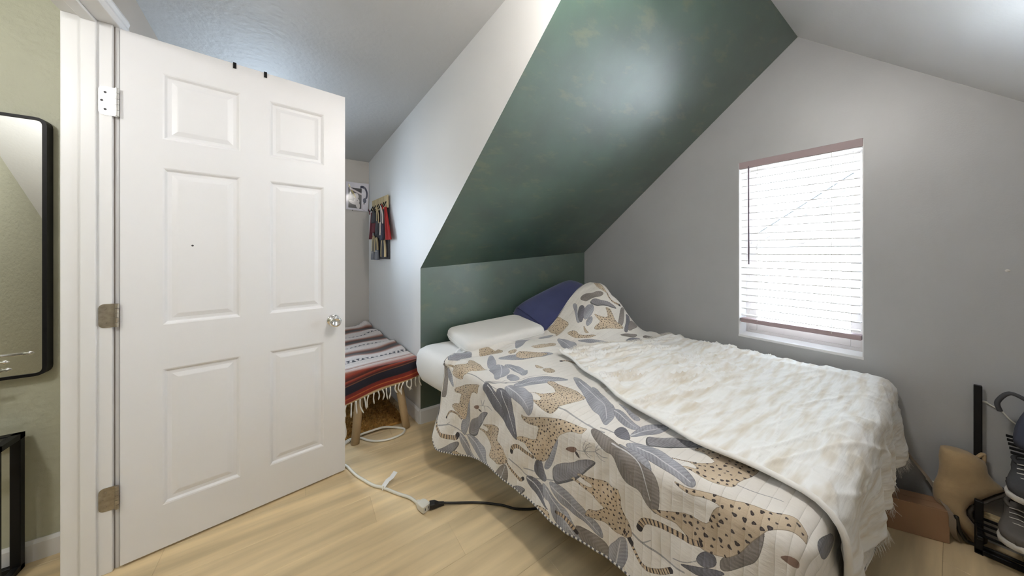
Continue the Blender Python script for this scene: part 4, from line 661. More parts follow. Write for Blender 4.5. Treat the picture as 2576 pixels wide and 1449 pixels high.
hangm=(t_<-.03); fold=.016*np.sin(s_*26+2*np.sin(s_*7))*sst(-.05,-.3,t_)
P_=base+N_*(wr+fold+.004)[...,None]
P_[...,0]=np.minimum(P_[...,0],2.324)
v1,f1=grid(P_); v2=(P_-N_*.003).reshape(-1,3); n1=len(v1); h_,w_=P_.shape[:2]; ix=np.arange(h_*w_).reshape(h_,w_)
bd=np.concatenate([ix[0,:],ix[1:,-1],ix[-1,-2::-1],ix[-2:0:-1,0]])
fb=[(bd[i],n1+bd[i],n1+bd[(i+1)%len(bd)],bd[(i+1)%len(bd)]) for i in range(len(bd))]
fa=np.concatenate([f1,f1[:,::-1]+n1])
tm=mat('cream_gauze_throw',(.80,.765,.70),.9,sheen=.15)
nt=tm.node_tree; uvn=nt.nodes.new('ShaderNodeUVMap'); uvn.uv_map='UVMap'; mpn=nt.nodes.new('ShaderNodeMapping'); mpn.inputs['Scale'].default_value=(14,170,1); nt.links.new(uvn.outputs[0],mpn.inputs[0])
nz=nt.nodes.new('ShaderNodeTexNoise'); nz.inputs['Scale'].default_value=1.4; nz.inputs['Detail'].default_value=5; nt.links.new(mpn.outputs[0],nz.inputs['Vector'])
bp=nt.nodes.new('ShaderNodeBump'); bp.inputs['Strength'].default_value=.55; bp.inputs['Distance'].default_value=.0035; nt.links.new(nz.outputs['Fac'],bp.inputs['Height']); pb=nt.nodes['Principled BSDF']; nt.links.new(bp.outputs[0],pb.inputs['Normal'])
n2=nt.nodes.new('ShaderNodeTexNoise'); n2.inputs['Scale'].default_value=14; n2.inputs['Detail'].default_value=2; mp3=nt.nodes.new('ShaderNodeMapping'); mp3.inputs['Scale'].default_value=(.75,5,1); mp3.inputs['Rotation'].default_value=(0,0,.2); nt.links.new(uvn.outputs[0],mp3.inputs[0]); nt.links.new(mp3.outputs[0],n2.inputs['Vector'])
cr_=nt.nodes.new('ShaderNodeValToRGB'); cr_.color_ramp.elements[0].position=.30; cr_.color_ramp.elements[0].color=(.70,.64,.54,1); cr_.color_ramp.elements[1].position=.56; cr_.color_ramp.elements[1].color=(.87,.865,.84,1)
nt.links.new(n2.outputs['Fac'],cr_.inputs[0]); nt.links.new(cr_.outputs[0],pb.inputs['Base Color'])
uv=QU(s_,t_).reshape(-1,2)
to=mk('cream_throw',(np.vstack([v1,v2]),[tuple(q) for q in fa]+fb),tm,None,smooth=True,uv=np.vstack([uv,uv]))
tag(to,'crinkled cream throw blanket with frayed hem spread over the bed foot','throw blanket')
mk('rolled_edge',tube([P_[j,0]+N_[j,0]*.002 for j in range(0,h_,4)],.0075,7),tm,to,smooth=True)
fr=[]
for i in range(1,w_-1):                                # frayed hem at the foot
    for r in range(3):
        a=P_[0,i]+rng.normal(0,.0015,3); d=np.array([rng.normal(0,.006),-.004+rng.normal(0,.004),-.012-.018*rng.random()*(1+.8*math.sin(i*.35))])
        w=.0012; b=a+d; n=np.array([w,0,0]); fr.append(([a-n,a+n,b+n*.5,b-n*.5],[(0,1,2,3)]))
for i in range(0,w_):
    for r in range(2):
        a=P_[-1,i]+rng.normal(0,.0015,3); d=np.array([rng.normal(0,.006),.012+.014*rng.random(),.002+.006*rng.random()]); n=np.array([.0011,0,0]); b=a+d; fr.append(([a-n,a+n,b+n*.5,b-n*.5],[(0,1,2,3)]))
for j in range(0,h_,2):
    a=P_[j,-1]; d=np.array([.004+rng.normal(0,.003),rng.normal(0,.006),-.012-.012*rng.random()]); n=np.array([0,.0012,0]); b=a+d; fr.append(([a-n,a+n,b+n*.5,b-n*.5],[(0,1,2,3)]))
tag(mk('frayed_fringe',join(*fr),M['fringe'],to),kind='stuff')
ta=P_[0,3]; tas=[]
for k in range(26):
    an=rng.random()*2*PI; tas.append(tube([ta+np.array([0,0,.01]),ta+np.array([.006*math.cos(an)+.012,-.012+.004*math.sin(an),-.02]),ta+np.array([.02*math.cos(an)+.03,-.018+.012*math.sin(an),-.035-.01*rng.random()])],.0013,4))
mk('corner_tassel',join(*tas),M['fringe'],to)
# ---------------------------------------------------------------- bench under a striped blanket, rug, cables
bn=empty('low_bench',(.43,2.7,0),'low bench with pale round splayed legs under the striped blanket','bench')
bev_seat=bevel(prism([(.235,2.125),(.635,2.125),(.525,3.28),(.235,3.28)],'z',.405,.445),.012,3); mk('seat',bev_seat,M['legwood'],bn)
for (x0,y0,x1,y1) in ((.268,2.118,.315,2.19),(.582,2.118,.528,2.19),(.268,3.27,.315,3.20),(.505,3.27,.47,3.20)):
    mk('leg',tube([(x0,y0,0),(x0*.5+x1*.5,(y0+y1)/2,.21),(x1,y1,.41)],[.0245,.0255,.027],20),M['legwood'],bn,smooth=True)
def serape_img():
    h,w=620,230; v=(np.arange(h)+.5)/h*1.42; u=(np.arange(w)+.5)/w*.62; V,U=np.meshgrid(v,u,indexing='ij')
    Vw=V+.004*np.sin(U*14)
    im=np.zeros((h,w,3)); 
    p=np.mod(Vw-.35+.165,.33)-.165
    white=np.array([.80,.77,.75]); pk=np.array([.62,.46,.40]); br=np.array([.34,.17,.11]); bk=np.array([.12,.07,.06])
    ap=np.abs(p); st=np.interp(ap,[0,.085,.11,.13,.148,.165],[0,0,1,2,3,3])
    pal=np.stack([white,pk,br,bk]); 
    for c in range(3): im[...,c]=np.interp(st,[0,1,2,3],pal[:,c])
    key=np.array([.10,.11,.15]); ph=np.mod(U/.034+p*12*np.sign(np.sin(U*90)),1)
    m=((ap<.019)&(ap>.016))|((ap<.017)&(ph<.42)); im[m]=key
    f=Vw<.235
    fv=np.array([0,.008,.012,.03,.034,.038,.058,.062,.105,.11,.116,.125,.135,.142,.165,.18,.20,.235])
    fc=np.array([[.78,.7,.55],[.75,.62,.42],[.50,.16,.09],[.55,.18,.09],[.75,.45,.2],[.5,.14,.08],[.42,.12,.08],[.10,.08,.12],[.10,.09,.14],[.5,.3,.2],[.2,.1,.09],[.45,.14,.09],[.62,.28,.18],[.25,.12,.10],[.56,.22,.15],[.62,.36,.29],[.72,.6,.55],[.80,.77,.75]])
    for c in range(3): im[...,c]=np.where(f,np.interp(Vw,fv,fc[:,c]),im[...,c])
    im*=1+.10*(np.random.default_rng(3).random((h,1,1))-.5)+.12*(np.random.default_rng(4).random((h,w,1))-.5)
    return np.clip(im,0,1)
sm_=mat('striped_serape_weave',(.6,.5,.45),.9,bump=.35,bscale=350,sheen=.2); imgtex(sm_,serape_img(),'serape_weave')
nu,nvv=70,170
U,V=np.meshgrid(np.linspace(0,1,nu),np.linspace(0,1,nvv)); L=V*1.40
drop=.205-.095*U                                         # the front hem hangs lower on the left
k=sst(0,1,(L-drop+.03)/.06)
Yb=2.095+np.clip(L-drop,0,None)
Zb=.462-np.clip(drop-L,0,None)
Yb=Yb-.012*np.clip((drop-L)/.1,0,1)
Xr=.662-.1*(Yb-2.11); Xl=.225
W_=.56; su=(1-U)*W_                                       # distance from the right-hand edge
top=Xr-Xl-.0
X_=np.where(su<top,Xr-su,Xl-.018*np.sin(np.clip((su-top)/.03,0,1)*PI/2)); Z_=Zb-np.clip(su-top-.02,0,None)
X_=np.where(L<drop,X_-.012*np.sin(U*15)*0,X_)
yw=.010*np.sin(U*9+L*4)*np.clip((drop-L)/.1,0,1)
hump=.012*vnoise(U*3+4,L*7+4,41)*sst(.25,.4,L)+.010*np.maximum(0,np.sin((L-.35)*2*PI/.33+2.6))*sst(.3,.4,L)
hump=hump+.045*np.exp(-(((U-.93)/.09)**2+((L-1.31)/.08)**2))+.02*np.exp(-(((U-.9)/.12)**2+((L-1.05)/.09)**2))
Z_=Z_+hump
Yb=np.minimum(Yb-yw,3.335-.01*U)+0*L
P_=np.stack([X_,Yb,Z_],-1)
v1,f1=grid(P_); dn=np.array([.004,.004,-.005]); v2=v1+dn; n1=len(v1); ix=np.arange(nu*nvv).reshape(nvv,nu)
bd=np.concatenate([ix[0,:],ix[1:,-1],ix[-1,-2::-1],ix[-2:0:-1,0]]); fb=[(bd[i],n1+bd[i],n1+bd[(i+1)%len(bd)],bd[(i+1)%len(bd)]) for i in range(len(bd))]
uv=np.stack([U,L/1.42],-1).reshape(-1,2)
sb=mk('striped_blanket',(np.vstack([v1,v2]),[tuple(q) for q in np.concatenate([f1,f1[:,::-1]+n1])]+fb),sm_,None,smooth=True,uv=np.vstack([uv,uv]))
tag(sb,'rust, brown and white striped woven blanket with tassels covering the low bench','blanket')
for i in range(22):
    c=min(nu-1,int(1+i*3.2)); a=Vector(P_[0,c]); ln=.05+.045*rng.random()
    pts=smoothpath([a,a+Vector((rng.normal(0,.006),-.004,-ln*.5)),a+Vector((rng.normal(0,.012),-.003,-ln))],4)
    r=[.0046,.0052,.004,.0037,.004,.0046,.005,.0036,.002]
    mk('tassel',tube(pts,r,6),M['fringe'],sb,smooth=True)
rp=[]
for i in range(5200):
    x=.02+.57*rng.random(); y=2.17+.85*rng.random()**1.3; 
    if y<2.19+.012*math.sin(x*40): continue
    if x>PXF(y)-.055: continue
    a=np.array([x,y,.012]); b=a+np.array([rng.normal(0,.012),rng.normal(-.004,.012),.012+.016*rng.random()]); n=np.array([.0022,.001,0]); rp.append(([a-n,a+n,b],[(0,1,2)]))
ru=mk('shag_rug',bevel(prism([(.01,2.19),(.60,2.19),(.52,3.05),(.01,3.05)],'z',0.0002,.014),.004,1),M['rug'],None); tag(ru,'golden brown shag rug on the floor beneath the low bench','rug')
tag(mk('shag_pile',join(*rp),M['rug'],ru),kind='stuff')
z=.0075
cp=[(.03,2.10),(.12,2.12),(.2,2.125),(.235,2.155),(.30,2.165),(.36,2.172),(.45,2.17),(.53,2.135),(.562,2.09),(.53,2.045),(.45,2.035),(.38,2.060),(.335,2.105),(.30,2.155),(.245,2.175),(.215,2.15),(.17,2.06),(.175,1.97),(.203,1.905),(.232,1.811),(.262,1.745),(.297,1.676),(.335,1.631),(.384,1.554),(.425,1.497),(.446,1.445)]
ex=empty('extension_cord',(.335,1.6,0),'white extension cord with an outlet end on the oak floor','extension cord')
cpz=[]
for i,(x,y) in enumerate(cp):
    zz=z+(.013 if i in (4,5,6) else 0); cpz.append((x,y,zz))
mk('cord',tube(smoothpath(cpz,8),.0066,8),M['cable'],ex,smooth=True)
dv=Vector((.46-.43,1.40-1.49,0)).normalized(); ang=math.atan2(dv.y,dv.x)
OM=Matrix.Translation((.446,1.446,.002))@Matrix.Rotation(ang,4,'Z')
rg=[]
for x,hw,h in ((0,.009,.016),(.012,.011,.020),(.026,.018,.028),(.040,.021,.031),(.068,.021,.031),(.074,.018,.028)):
    rg.append([(x,p.x,p.y) for p in rpoly([(-hw,0),(hw,0),(hw,h),(-hw,h)],min(.006,hw*.5),4)])
mk('outlet_end',xf(loft(rg),OM),M['cable'],ex)
for yy in (-.008,.008): mk('outlet_slot',xf(box(.0738,.0748,yy-.0015,yy+.0015,.010,.020),OM),M['black'],ex)
tg=[Vector((.333,1.632,.012)),Vector((.356,1.640,.030)),Vector((.376,1.641,.037)),Vector((.398,1.650,.052))]
mk('warning_tag',loft([[p+Vector((.006,-.014,.002)),p+Vector((-.006,.014,-.002)),p+Vector((-.006,.014,-.0012)),p+Vector((.006,-.014,.0028))] for p in tg]),M['paper'],ex)
mk('tag_tie',tube([(.327,1.622,.004),(.332,1.628,.016),(.345,1.640,.010),(.350,1.644,.003)],.003,6),M['cable'],ex)
pc=empty('power_cord',(.54,1.37,0),'black power cord plugged into white outlet end running under quilt','power cord')
mk('cord',tube(smoothpath([(.545,1.366,.014),(.575,1.352,.009),(.682,1.286,.006),(.768,1.21,.006),(.824,1.144,.006),(.93,1.09,.006),(1.1,1.10,.006)],8),.0048,8),M['cableblack'],pc,smooth=True)
pd=Vector((.545-.483,1.368-1.387,0)).normalized(); QM=Matrix.Translation((.486,1.386,.003))@Matrix.Rotation(math.atan2(pd.y,pd.x),4,'Z')
mk('plug',xf(loft([[(x,p.x,p.y) for p in rpoly([(-hw,0),(hw,0),(hw,h),(-hw,h)],hw*.4,3)] for x,hw,h in ((0,.016,.026),(.022,.015,.025),(.042,.009,.017),(.066,.006,.013))]),QM),M['cableblack'],pc)
# ---------------------------------------------------------------- things on the door, in the alcove and hall
od=empty('over_door_hook',tuple(DM@Vector((.373,.02,2.05))),'black over-the-door hook bracket with two short straps over white door','door hook',rz=DA)
for u in (.320,.427):
    mk('strap',xf(join(box(u-.0055,u+.0055,-.0035,-.001,2.018,2.0435),box(u-.0055,u+.0055,-.0035,DT+.003,2.0415,2.0440),box(u-.0055,u+.0055,DT+.001,DT+.0035,1.93,2.044)),DM),M['black'],od)
mk('crossbar',xf(box(.25,.50,DT+.0036,DT+.0065,1.93,1.955),DM),M['black'],od)
for u in (.27,.33,.42,.48): mk('peg',xf(tube([(u,DT+.006,1.935),(u,DT+.03,1.925),(u,DT+.045,1.945)],.004,6),DM),M['black'],od)
def poster_img():
    h,w=220,164; y,x=np.mgrid[0:h,0:w]; X=x/w; Y=1-y/h; Y=y/h            # row 0 is the bottom
    im=np.ones((h,w,3))*np.array([.80,.78,.80]); r=np.random.default_rng(9)
    blk=(X>.10)&(X<.68)&(Y>.07)&(Y<.80); im[blk]=(.10,.08,.09)
    def blob(cx,cy,a,b,rot=0): c,s=math.cos(rot),math.sin(rot); dx=X-cx;dy=Y-cy; return ((dx*c+dy*s)/a)**2+((-dx*s+dy*c)/b)**2<1
    for bb in ((.44,.50,.11,.12),(.42,.60,.07,.06),(.46,.33,.13,.10),(.52,.19,.09,.13,.35),(.30,.27,.19,.06,-.25)): im[blob(*bb)&blk]=(.78,.75,.73)
    im[blob(.42,.66,.10,.05)]=(.25,.2,.2); im[blob(.50,.36,.02,.012)]=(.2,.15,.15)
    im[(np.abs(Y-(.90-1.4*(X-.10)))<.045)&(X<.42)&(X>.1)]=(.66,.58,.30)
    im[(np.abs(Y-(.76-.35*(X-.2)))<.035)&(X>.15)&(X<.68)]=(.80,.75,.74)
    cv=np.abs(np.hypot((X-.70)/.22,(Y-.60)/.26)-1); im[(cv<.17)&(X>.62)&(Y>.45)&(X<.97)]=(.13,.13,.24)
    im[blob(.82,.38,.075,.09)]=(.13,.17,.27); im[blob(.80,.27,.03,.03)]=(.2,.18,.2)
    im[(np.abs(np.hypot((X-.83)/.12,(Y-.15)/.12)-1)<.06)&(X<.83)]=(.62,.55,.57)
    return im
po=mat('poster_print',(.8,.8,.8),.45,coat=.15); imgtex(po,poster_img(),'poster_print')
U,V=np.meshgrid(np.linspace(0,1,20),np.linspace(0,1,26))
Xp=.344+.205*U-.008*(1-V)*U; Zp=1.614+.27*V-.012*U*(1-V); Yp=3.352-.006*vnoise(U*5+3,V*4+3,51)*sst(.5,1,V)-.003
v1,f1=grid(np.stack([Xp,Yp,Zp],-1)); uv=np.stack([U,V],-1).reshape(-1,2); v2=v1+np.array([0,.002,0]); n1=len(v1)
pso=mk('art_print',(np.vstack([v1,v2]),[tuple(q) for q in np.concatenate([f1,f1[:,::-1]+n1])]),po,None,smooth=True,uv=np.vstack([uv,uv])); tag(pso,'black and white print in a shiny plastic sleeve on alcove wall','poster')
mk('push_pin',lathe([(0,0),(.004,0),(.004,.004),(0,.005)],Matrix.Translation((.40,3.350,1.607))@Matrix.Rotation(PI/2,4,'X'),10),M['black'],pso)
# hook rack on the partition
En=Vector((-.1,1,0)).normalized(); Nn=Vector((-1,-.1,0)).normalized()
HO=Vector((PXF(2.727),2.727,0))
def HP(a,z,o): return HO+En*a+Nn*o+Vector((0,0,z))
def hbox(a0,a1,z0,z1,o0,o1,bv=0):
    v=[tuple(HP(a,z,o)) for a in (a0,a1) for z in (z0,z1) for o in (o0,o1)]
    r=(v,[(0,1,3,2),(4,6,7,5),(0,4,5,1),(2,3,7,6),(0,2,6,4),(1,5,7,3)]); return bevel(r,bv,1) if bv else r
hr_=empty('hook_rack',tuple(HP(.22,1.14,0)),'pine hook rack with black backing panel on the white partition wall','hook rack')
for k in range(5): mk('slat',hbox(.002+k*.0885,.086+k*.0885,1.575,1.685,.012,.024,.002),M['tan'],hr_)
mk('backing_panel',hbox(0,.44,1.135,1.60,.002,.012,.002),M['dkgrey'],hr_)
hk=[.03,.085,.16,.24,.32,.405]
for a in hk: mk('hook',tube([HP(a,1.63,.024),HP(a,1.61,.034),HP(a,1.585,.045),HP(a,1.578,.058),HP(a,1.592,.066)],.0042,6),M['black'],hr_)
def hang(name,label,cat,parts):
    t=empty(name,tuple(HP(parts[0][3],parts[0][4],.03)),label,cat)
    for nm,vf,mm,_,_ in parts: mk(nm,vf,M[mm],t,smooth=False)
    return t
def bag(a0,a1,z0,z1,o0,o1,pw=3.5,top=.8):
    zs=np.linspace(0,1,8); rg=[]
    for q in zs:
        sc=(1-(1-q)**4*.35)*(1-(q**3)*(1-top)); ac=(a0+a1)/2; hw=(a1-a0)/2*sc; oc=(o0+o1)/2; ho=(o1-o0)/2*(1-.45*q)
        rg.append(ell(HP(ac,z0+(z1-z0)*q,oc),En*hw,Nn*ho,16,pw))
    return loft(rg)
def strapl(a,z0,z1,w,o,r=.004): return tube(smoothpath([HP(a-w,z0,o),HP(a-w*.9,(z0+z1)/2,o),HP(a,z1,o+.01),HP(a+w*.9,(z0+z1)/2,o),HP(a+w,z0,o)],5),r,6)
def drape(a0,a1,z0,z1,o,wt,n=14):
    U,V=np.meshgrid(np.linspace(0,1,n),np.linspace(0,1,12)); P=np.zeros(U.shape+(3,))
    for i in range(12):
        for j in range(n):
            q=V[i,j]; ac=(a0+a1)/2*(1-q)+wt*q; hw=(a1-a0)/2*(1-q*.75); a=ac+(U[i,j]*2-1)*hw
            P[i,j]=HP(a,z0+(z1-z0)*q,o+.010*math.sin(U[i,j]*11)*(1-.3*q))
    v,f=grid(P); v2=v+np.array(Nn)*-.004; m=len(v); return np.vstack([v,v2]),[tuple(x) for x in np.concatenate([f,f[:,::-1]+m])]
hang('red_garment','red cloth garment hanging at the near side of hook rack','garment',[('cloth',drape(-.13,.025,1.30,1.58,.035,.02),'red',0,1.3),('hanging_loop',strapl(.028,1.56,1.60,.008,.055,.003),'red',0,1.3)])
hang('burgundy_garment','burgundy cloth garment hanging at the far side of hook rack','garment',[('cloth',drape(.40,.50,1.32,1.57,.035,.405),'burg',.44,1.3),('hanging_loop',strapl(.405,1.55,1.598,.008,.055,.003),'burg',.4,1.3)])
hang('navy_bag','slim navy pouch with white strap on the nearest hook','bag',[('pouch',bag(.03,.105,1.30,1.45,.03,.065),'bluegrey',.07,1.3),('strap',strapl(.055,1.44,1.592,.022,.052,.005),'shoewhite',.07,1.4),('zip_pull',tube([HP(.05,1.45,.066),HP(.05,1.34,.068)],.006,6),'shoewhite',.07,1.4)])
hang('tan_strap_bag','black bag with tan strap in the middle of hook rack','bag',[('pouch',bag(.13,.22,1.35,1.47,.03,.07),'dkgrey',.17,1.35),('strap',strapl(.16,1.45,1.592,.026,.055,.005),'tan',.16,1.45)])
hang('black_bag','black gathered bag on fourth hook of the rack','bag',[('pouch',bag(.21,.33,1.46,1.57,.028,.075,top=.5),'dkgrey',.27,1.46),('strap',strapl(.24,1.55,1.595,.012,.06),'black',.24,1.5)])
hang('burgundy_bag','burgundy pouch with pale zip under the black bag','bag',[('pouch',bag(.24,.36,1.375,1.475,.028,.06),'burg',.3,1.38),('zip',tube([HP(.25,1.462,.046),HP(.35,1.455,.048)],.003,5),'shoewhite',.3,1.4),('strap',strapl(.32,1.47,1.592,.012,.050,.003),'black',.3,1.47)])
def pocket(name,lab,a0,a1,z0,z1,o):
    ac,hw=(a0+a1)/2,(a1-a0)/2
    body=[HP(ac+hw*c,z0+(z1-z0)*max(0,s)**.7 if s>0 else z0,o) for c,s in [(math.cos(t),math.sin(t)) for t in np.linspace(0,PI,15)]]
    n=len(body); fr=[tuple(p) for p in body]+[tuple(p+Nn*.02) for p in body]
    vf=(fr,[tuple(range(n-1,-1,-1)),tuple(range(n,2*n))]+[(i,(i+1)%n,n+(i+1)%n,n+i) for i in range(n)])
    hang(name,lab,'pouch',[('pocket',vf,'dkgrey',ac,z0),('rim',tube([p+Nn*.016 for p in body],.009,7),'tan',ac,z0)])
pocket('rimmed_pouch','large dark half-round pouch with tan rim at the rack bottom, near side',.035,.135,1.155,1.32,.014)
pocket('rimmed_pouch','small dark pouch with tan rim low in the middle of rack',.245,.315,1.20,1.325,.014)
pocket('rimmed_pouch','narrow dark pouch with tan rim low at the far side of rack',.335,.40,1.20,1.345,.014)
hang('grey_pouch','grey canvas pouch at the rack bottom, middle','pouch',[('pouch',bag(.215,.30,1.125,1.215,.014,.05),'grey',.26,1.13),('zip',tube([HP(.225,1.20,.042),HP(.29,1.20,.042)],.003,5),'shoewhite',.26,1.2)])
hang('grey_pouch','grey canvas pouch at the rack bottom, far corner','pouch',[('pouch',bag(.335,.415,1.125,1.205,.014,.05),'grey',.37,1.13),('zip',tube([HP(.345,1.19,.042),HP(.40,1.19,.042)],.003,5),'shoewhite',.37,1.2)])
# mirror, console table and jewellery stand in the hall
mi=empty('wall_mirror',(-1.09,2.03,.72),'tall wall mirror with thin black rounded frame in the hall','mirror')
o_=rpoly([(-1.36,.722),(-.818,.722),(-.818,1.714),(-1.36,1.714)],.030,5); i_=rpoly([(-1.349,.733),(-.829,.733),(-.829,1.703),(-1.349,1.703)],.020,5); k=len(o_)
v=[(p.x,1.992,p.y) for p in o_]+[(p.x,2.029,p.y) for p in o_]+[(p.x,1.992,p.y) for p in i_]+[(p.x,2.029,p.y) for p in i_]
f=[]
for a in range(k):
    b=(a+1)%k; f+=[(a,b,k+b,k+a),(2*k+a,3*k+a,3*k+b,2*k+b),(a,2*k+a,2*k+b,b),(k+a,k+b,3*k+b,3*k+a)]
fixn(mk('frame',(v,f),M['black'],mi)); mk('mirror_glass',box(-1.352,-.826,1.996,1.999,.730,1.706),M['mirror'],mi)
ct=empty('console_table',(-1.1,1.93,0),'narrow black metal console table with glass top below the mirror','table')
tx0,tx1,ty0,ty1,tz=-1.40,-.872,1.872,2.005,.515
for x in (tx0,tx1-.024):
    for y in (ty0,ty1-.024): mk('leg',bevel(box(x,x+.024,y,y+.024,0,tz-.02),.002,1),M['black'],ct)
mk('top_frame',join(box(tx0,tx1,ty0,ty0+.024,tz-.02,tz),box(tx0,tx1,ty1-.024,ty1,tz-.02,tz),box(tx0,tx0+.024,ty0,ty1,tz-.02,tz),box(tx1-.024,tx1,ty0,ty1,tz-.02,tz)),M['black'],ct)
mk('glass_top',box(tx0+.02,tx1-.02,ty0+.02,ty1-.02,tz-.008,tz-.002),M['pane'],ct)
for y in (ty0,ty1-.02): mk('foot_rail',bevel(box(tx0,tx1,y,y+.02,.0,.022),.002,1),M['black'],ct)
for x in (tx0,tx1-.02): mk('foot_rail',bevel(box(x,x+.02,ty0,ty1,.0,.022),.002,1),M['black'],ct)
js=empty('jewellery_stand',(-1.02,1.935,tz),'silver jewellery stand with crossbars on glass console table','jewellery stand')
jx,jy=-1.02,1.935
mk('base',lathe([(0,tz),(.05,tz),(.05,tz+.008),(.015,tz+.016),(0,tz+.018)],Matrix.Translation((jx,jy,0)),20),M['silver'],js,smooth=True)
mk('post',tube([(jx,jy,tz+.01),(jx,jy,.805)],.006,10),M['silver'],js,smooth=True)
for zz,hl in ((.80,.125),(.745,.075)):
    b=mk('crossbar',tube([(jx-hl,jy,zz),(jx+hl,jy,zz)],.0055,10),M['silver'],js,smooth=True)
    for sgn in (-1,1): mk('finial',lathe([(0,-.006),(.007,-.003),(.004,.004),(.008,.010),(.004,.018),(0,.022)],Matrix.Translation((jx+sgn*hl,jy,zz))@Matrix.Rotation(sgn*PI/2,4,'Y'),12),M['silver'],b,smooth=True)
for k,(dx,lab) in enumerate(((.03,'dark red bead necklace draped over upper bar of jewellery stand'),(-.05,'dark red bead necklace hanging by the post of jewellery stand'))):
    nk=empty('bead_necklace',(jx+dx,jy,.80),lab,'necklace')
    pts=smoothpath([(jx+dx,jy-.008,.806),(jx+dx-.004,jy-.012,.74),(jx+dx+.010,jy-.013,.66+.02*k),(jx+dx+.024,jy-.012,.74),(jx+dx+.02,jy-.008,.806)],9)
    mk('thread',tube(pts,.0012,5),M['black'],nk)
    tag(mk('beads',join(*[lathe([(0,-.005),(.0045,-.002),(.0045,.002),(0,.005)],Matrix.Translation(p),8) for p in pts[::1]]),M['bead'],nk),kind='stuff')
# ---------------------------------------------------------------- the corner right of the bed
cb=empty('cardboard_box',(2.17,.11,0),'flat brown cardboard box on the floor against grey gable wall','box')
d1=(Vector((2.182,.01,0))-Vector((2.065,.215,0))); L1=.29; e1=d1.normalized(); e2=Vector((-e1.y,e1.x,0)); e2=e2 if e2.x>0 else -e2
B0=Vector((2.182,.01,0))-e1*L1; CM=Matrix(((e1.x,e2.x,0,B0.x),(e1.y,e2.y,0,B0.y),(0,0,1,0),(0,0,0,1)))
mk('carton',xf(bevel(box(0,L1,0,.088,.0005,.132),.002,1),CM),M['card'],cb)
mk('flap',xf(box(.001,L1-.001,.001,.043,.132,.1345),CM),M['card'],cb); mk('flap',xf(box(.001,L1-.001,.045,.087,.132,.1345),CM),M['card'],cb)
st=empty('webbing_strap',(2.25,.06,.13),'grey webbing strap trailing from the bed corner over cardboard box','strap')
sp=smoothpath([(2.318,.150,.315),(2.31,.123,.264),(2.27,.065,.198),(2.205,.025,.147),(2.180,.006,.120),(2.185,.004,.06),(2.215,-.006,.012)],6)
mk('webbing',loft([[p+Vector((.0,.009,.004)),p+Vector((0,-.009,-.004)),p+Vector((-.003,-.009,-.002)),p+Vector((-.003,.009,.006))] for p in sp]),M['strap'],st)
bc=empty('trailing_cable',(2.24,-.02,0),'black cable looping from the box to shoe rack foot','cable')
mk('cord',tube(smoothpath([(2.178,-.004,.128),(2.20,-.010,.07),(2.225,-.022,.03),(2.25,-.035,.0075),(2.262,-.10,.0075),(2.27,-.25,.0075)],7),.0065,8),M['cableblack'],bc,smooth=True)
# shoe rack
rk_=empty('shoe_rack',(2.2,-.3,0),'black metal shoe rack with slatted tiers against grey gable wall','shoe rack')
ry1,ry0=-.045,-.62; rx0,rx1=2.10,2.315
for yy in (ry1,ry0+.02):
    mk('post',bevel(box(rx1-.02,rx1,yy-.02,yy,0,.645),.002,1),M['black'],rk_)
    mk('post',bevel(box(2.205,2.225,yy-.02,yy,0,.21),.002,1),M['black'],rk_)
    for zz in (.125,): mk('side_rail',bevel(box(rx0,rx1,yy-.016,yy-.002,zz-.012,zz),.002,1),M['black'],rk_)
for zz in (.125,.30,.47):
    for k in range(5): mk('shelf_bar',tube([(rx0+.012+k*.045,ry1-(.004 if zz<.2 else .070),zz+.002),(rx0+.012+k*.045,ry0+.004,zz+.002)],.0052,8),M['black'],rk_,smooth=True)
mk('foot_rail',bevel(box(2.205,2.222,ry0,ry1,.004,.022),.002,1),M['black'],rk_)
mk('wood_slat',bevel(box(2.255,2.29,ry0+.01,ry1-.012,.129,.141),.002,1),M['tan'],rk_)['label']='pale wooden slat'
def shoe(name,loc,lab,um,sm,scale=1,rz=0,grp='shoes on the rack'):
    t=empty(name,loc,lab,'shoe',group=grp); Mx=Matrix.Translation(loc)@Matrix.Rotation(rz,4,'Z')@Matrix.Scale(scale,4)
    xs=[-.125,-.118,-.09,-.05,-.01,.03,.07,.105,.122,.127]; hw=[.010,.026,.032,.031,.031,.037,.042,.038,.024,.008]; hs=[.05,.066,.075,.082,.074,.062,.050,.040,.032,.026]
    mk('sole',xf(loft([ell((x,0,.012),(0,w+.003,0),(0,0,.012),14,5) for x,w in zip(xs,hw)]),Mx),M[sm],t,smooth=True)
    mk('upper',xf(loft([ell((x,0,.02+h*.5),(0,w,0),(0,0,h*.5),16,2.6) for x,w,h in zip(xs,hw,hs)]),Mx),M[um],t,smooth=True)
    mk('collar',xf(tube([(p.x*1-.055,p.y,.10-.18*(p.x-.0)*.3) for p in [Vector((.048*math.cos(a),.026*math.sin(a))) for a in np.linspace(0,2*PI,18)[:-1]]],.0065,6,closed=True),Mx),M[um],t,smooth=True)
    mk('laces',xf(join(*[tube([(-.002+.02*i,-.018,.098-.010*i),(.004+.02*i,0,.104-.010*i),(-.002+.02*i,.018,.098-.010*i)],.0022,5) for i in range(4)]),Mx),M[sm],t)
    return t
for i,(yy,zz,um,smt,lab) in enumerate(((-.135,.135,'shoegrey','shoewhite','grey suede shoe on the lowest tier of shoe rack, first in its row'),(-.235,.135,'shoegrey','shoewhite','grey suede shoe on the lowest tier of shoe rack, second in its row'),(-.15,.308,'dkgrey','shoewhite','charcoal canvas shoe with pale sole on the middle rack tier'),(-.25,.308,'dkgrey','shoewhite','charcoal canvas shoe beyond its pair on the middle rack tier'))):
    shoe('laced_shoe',(2.205,yy,zz),lab,um,smt,.95,PI+.06*((i%2)*2-1))
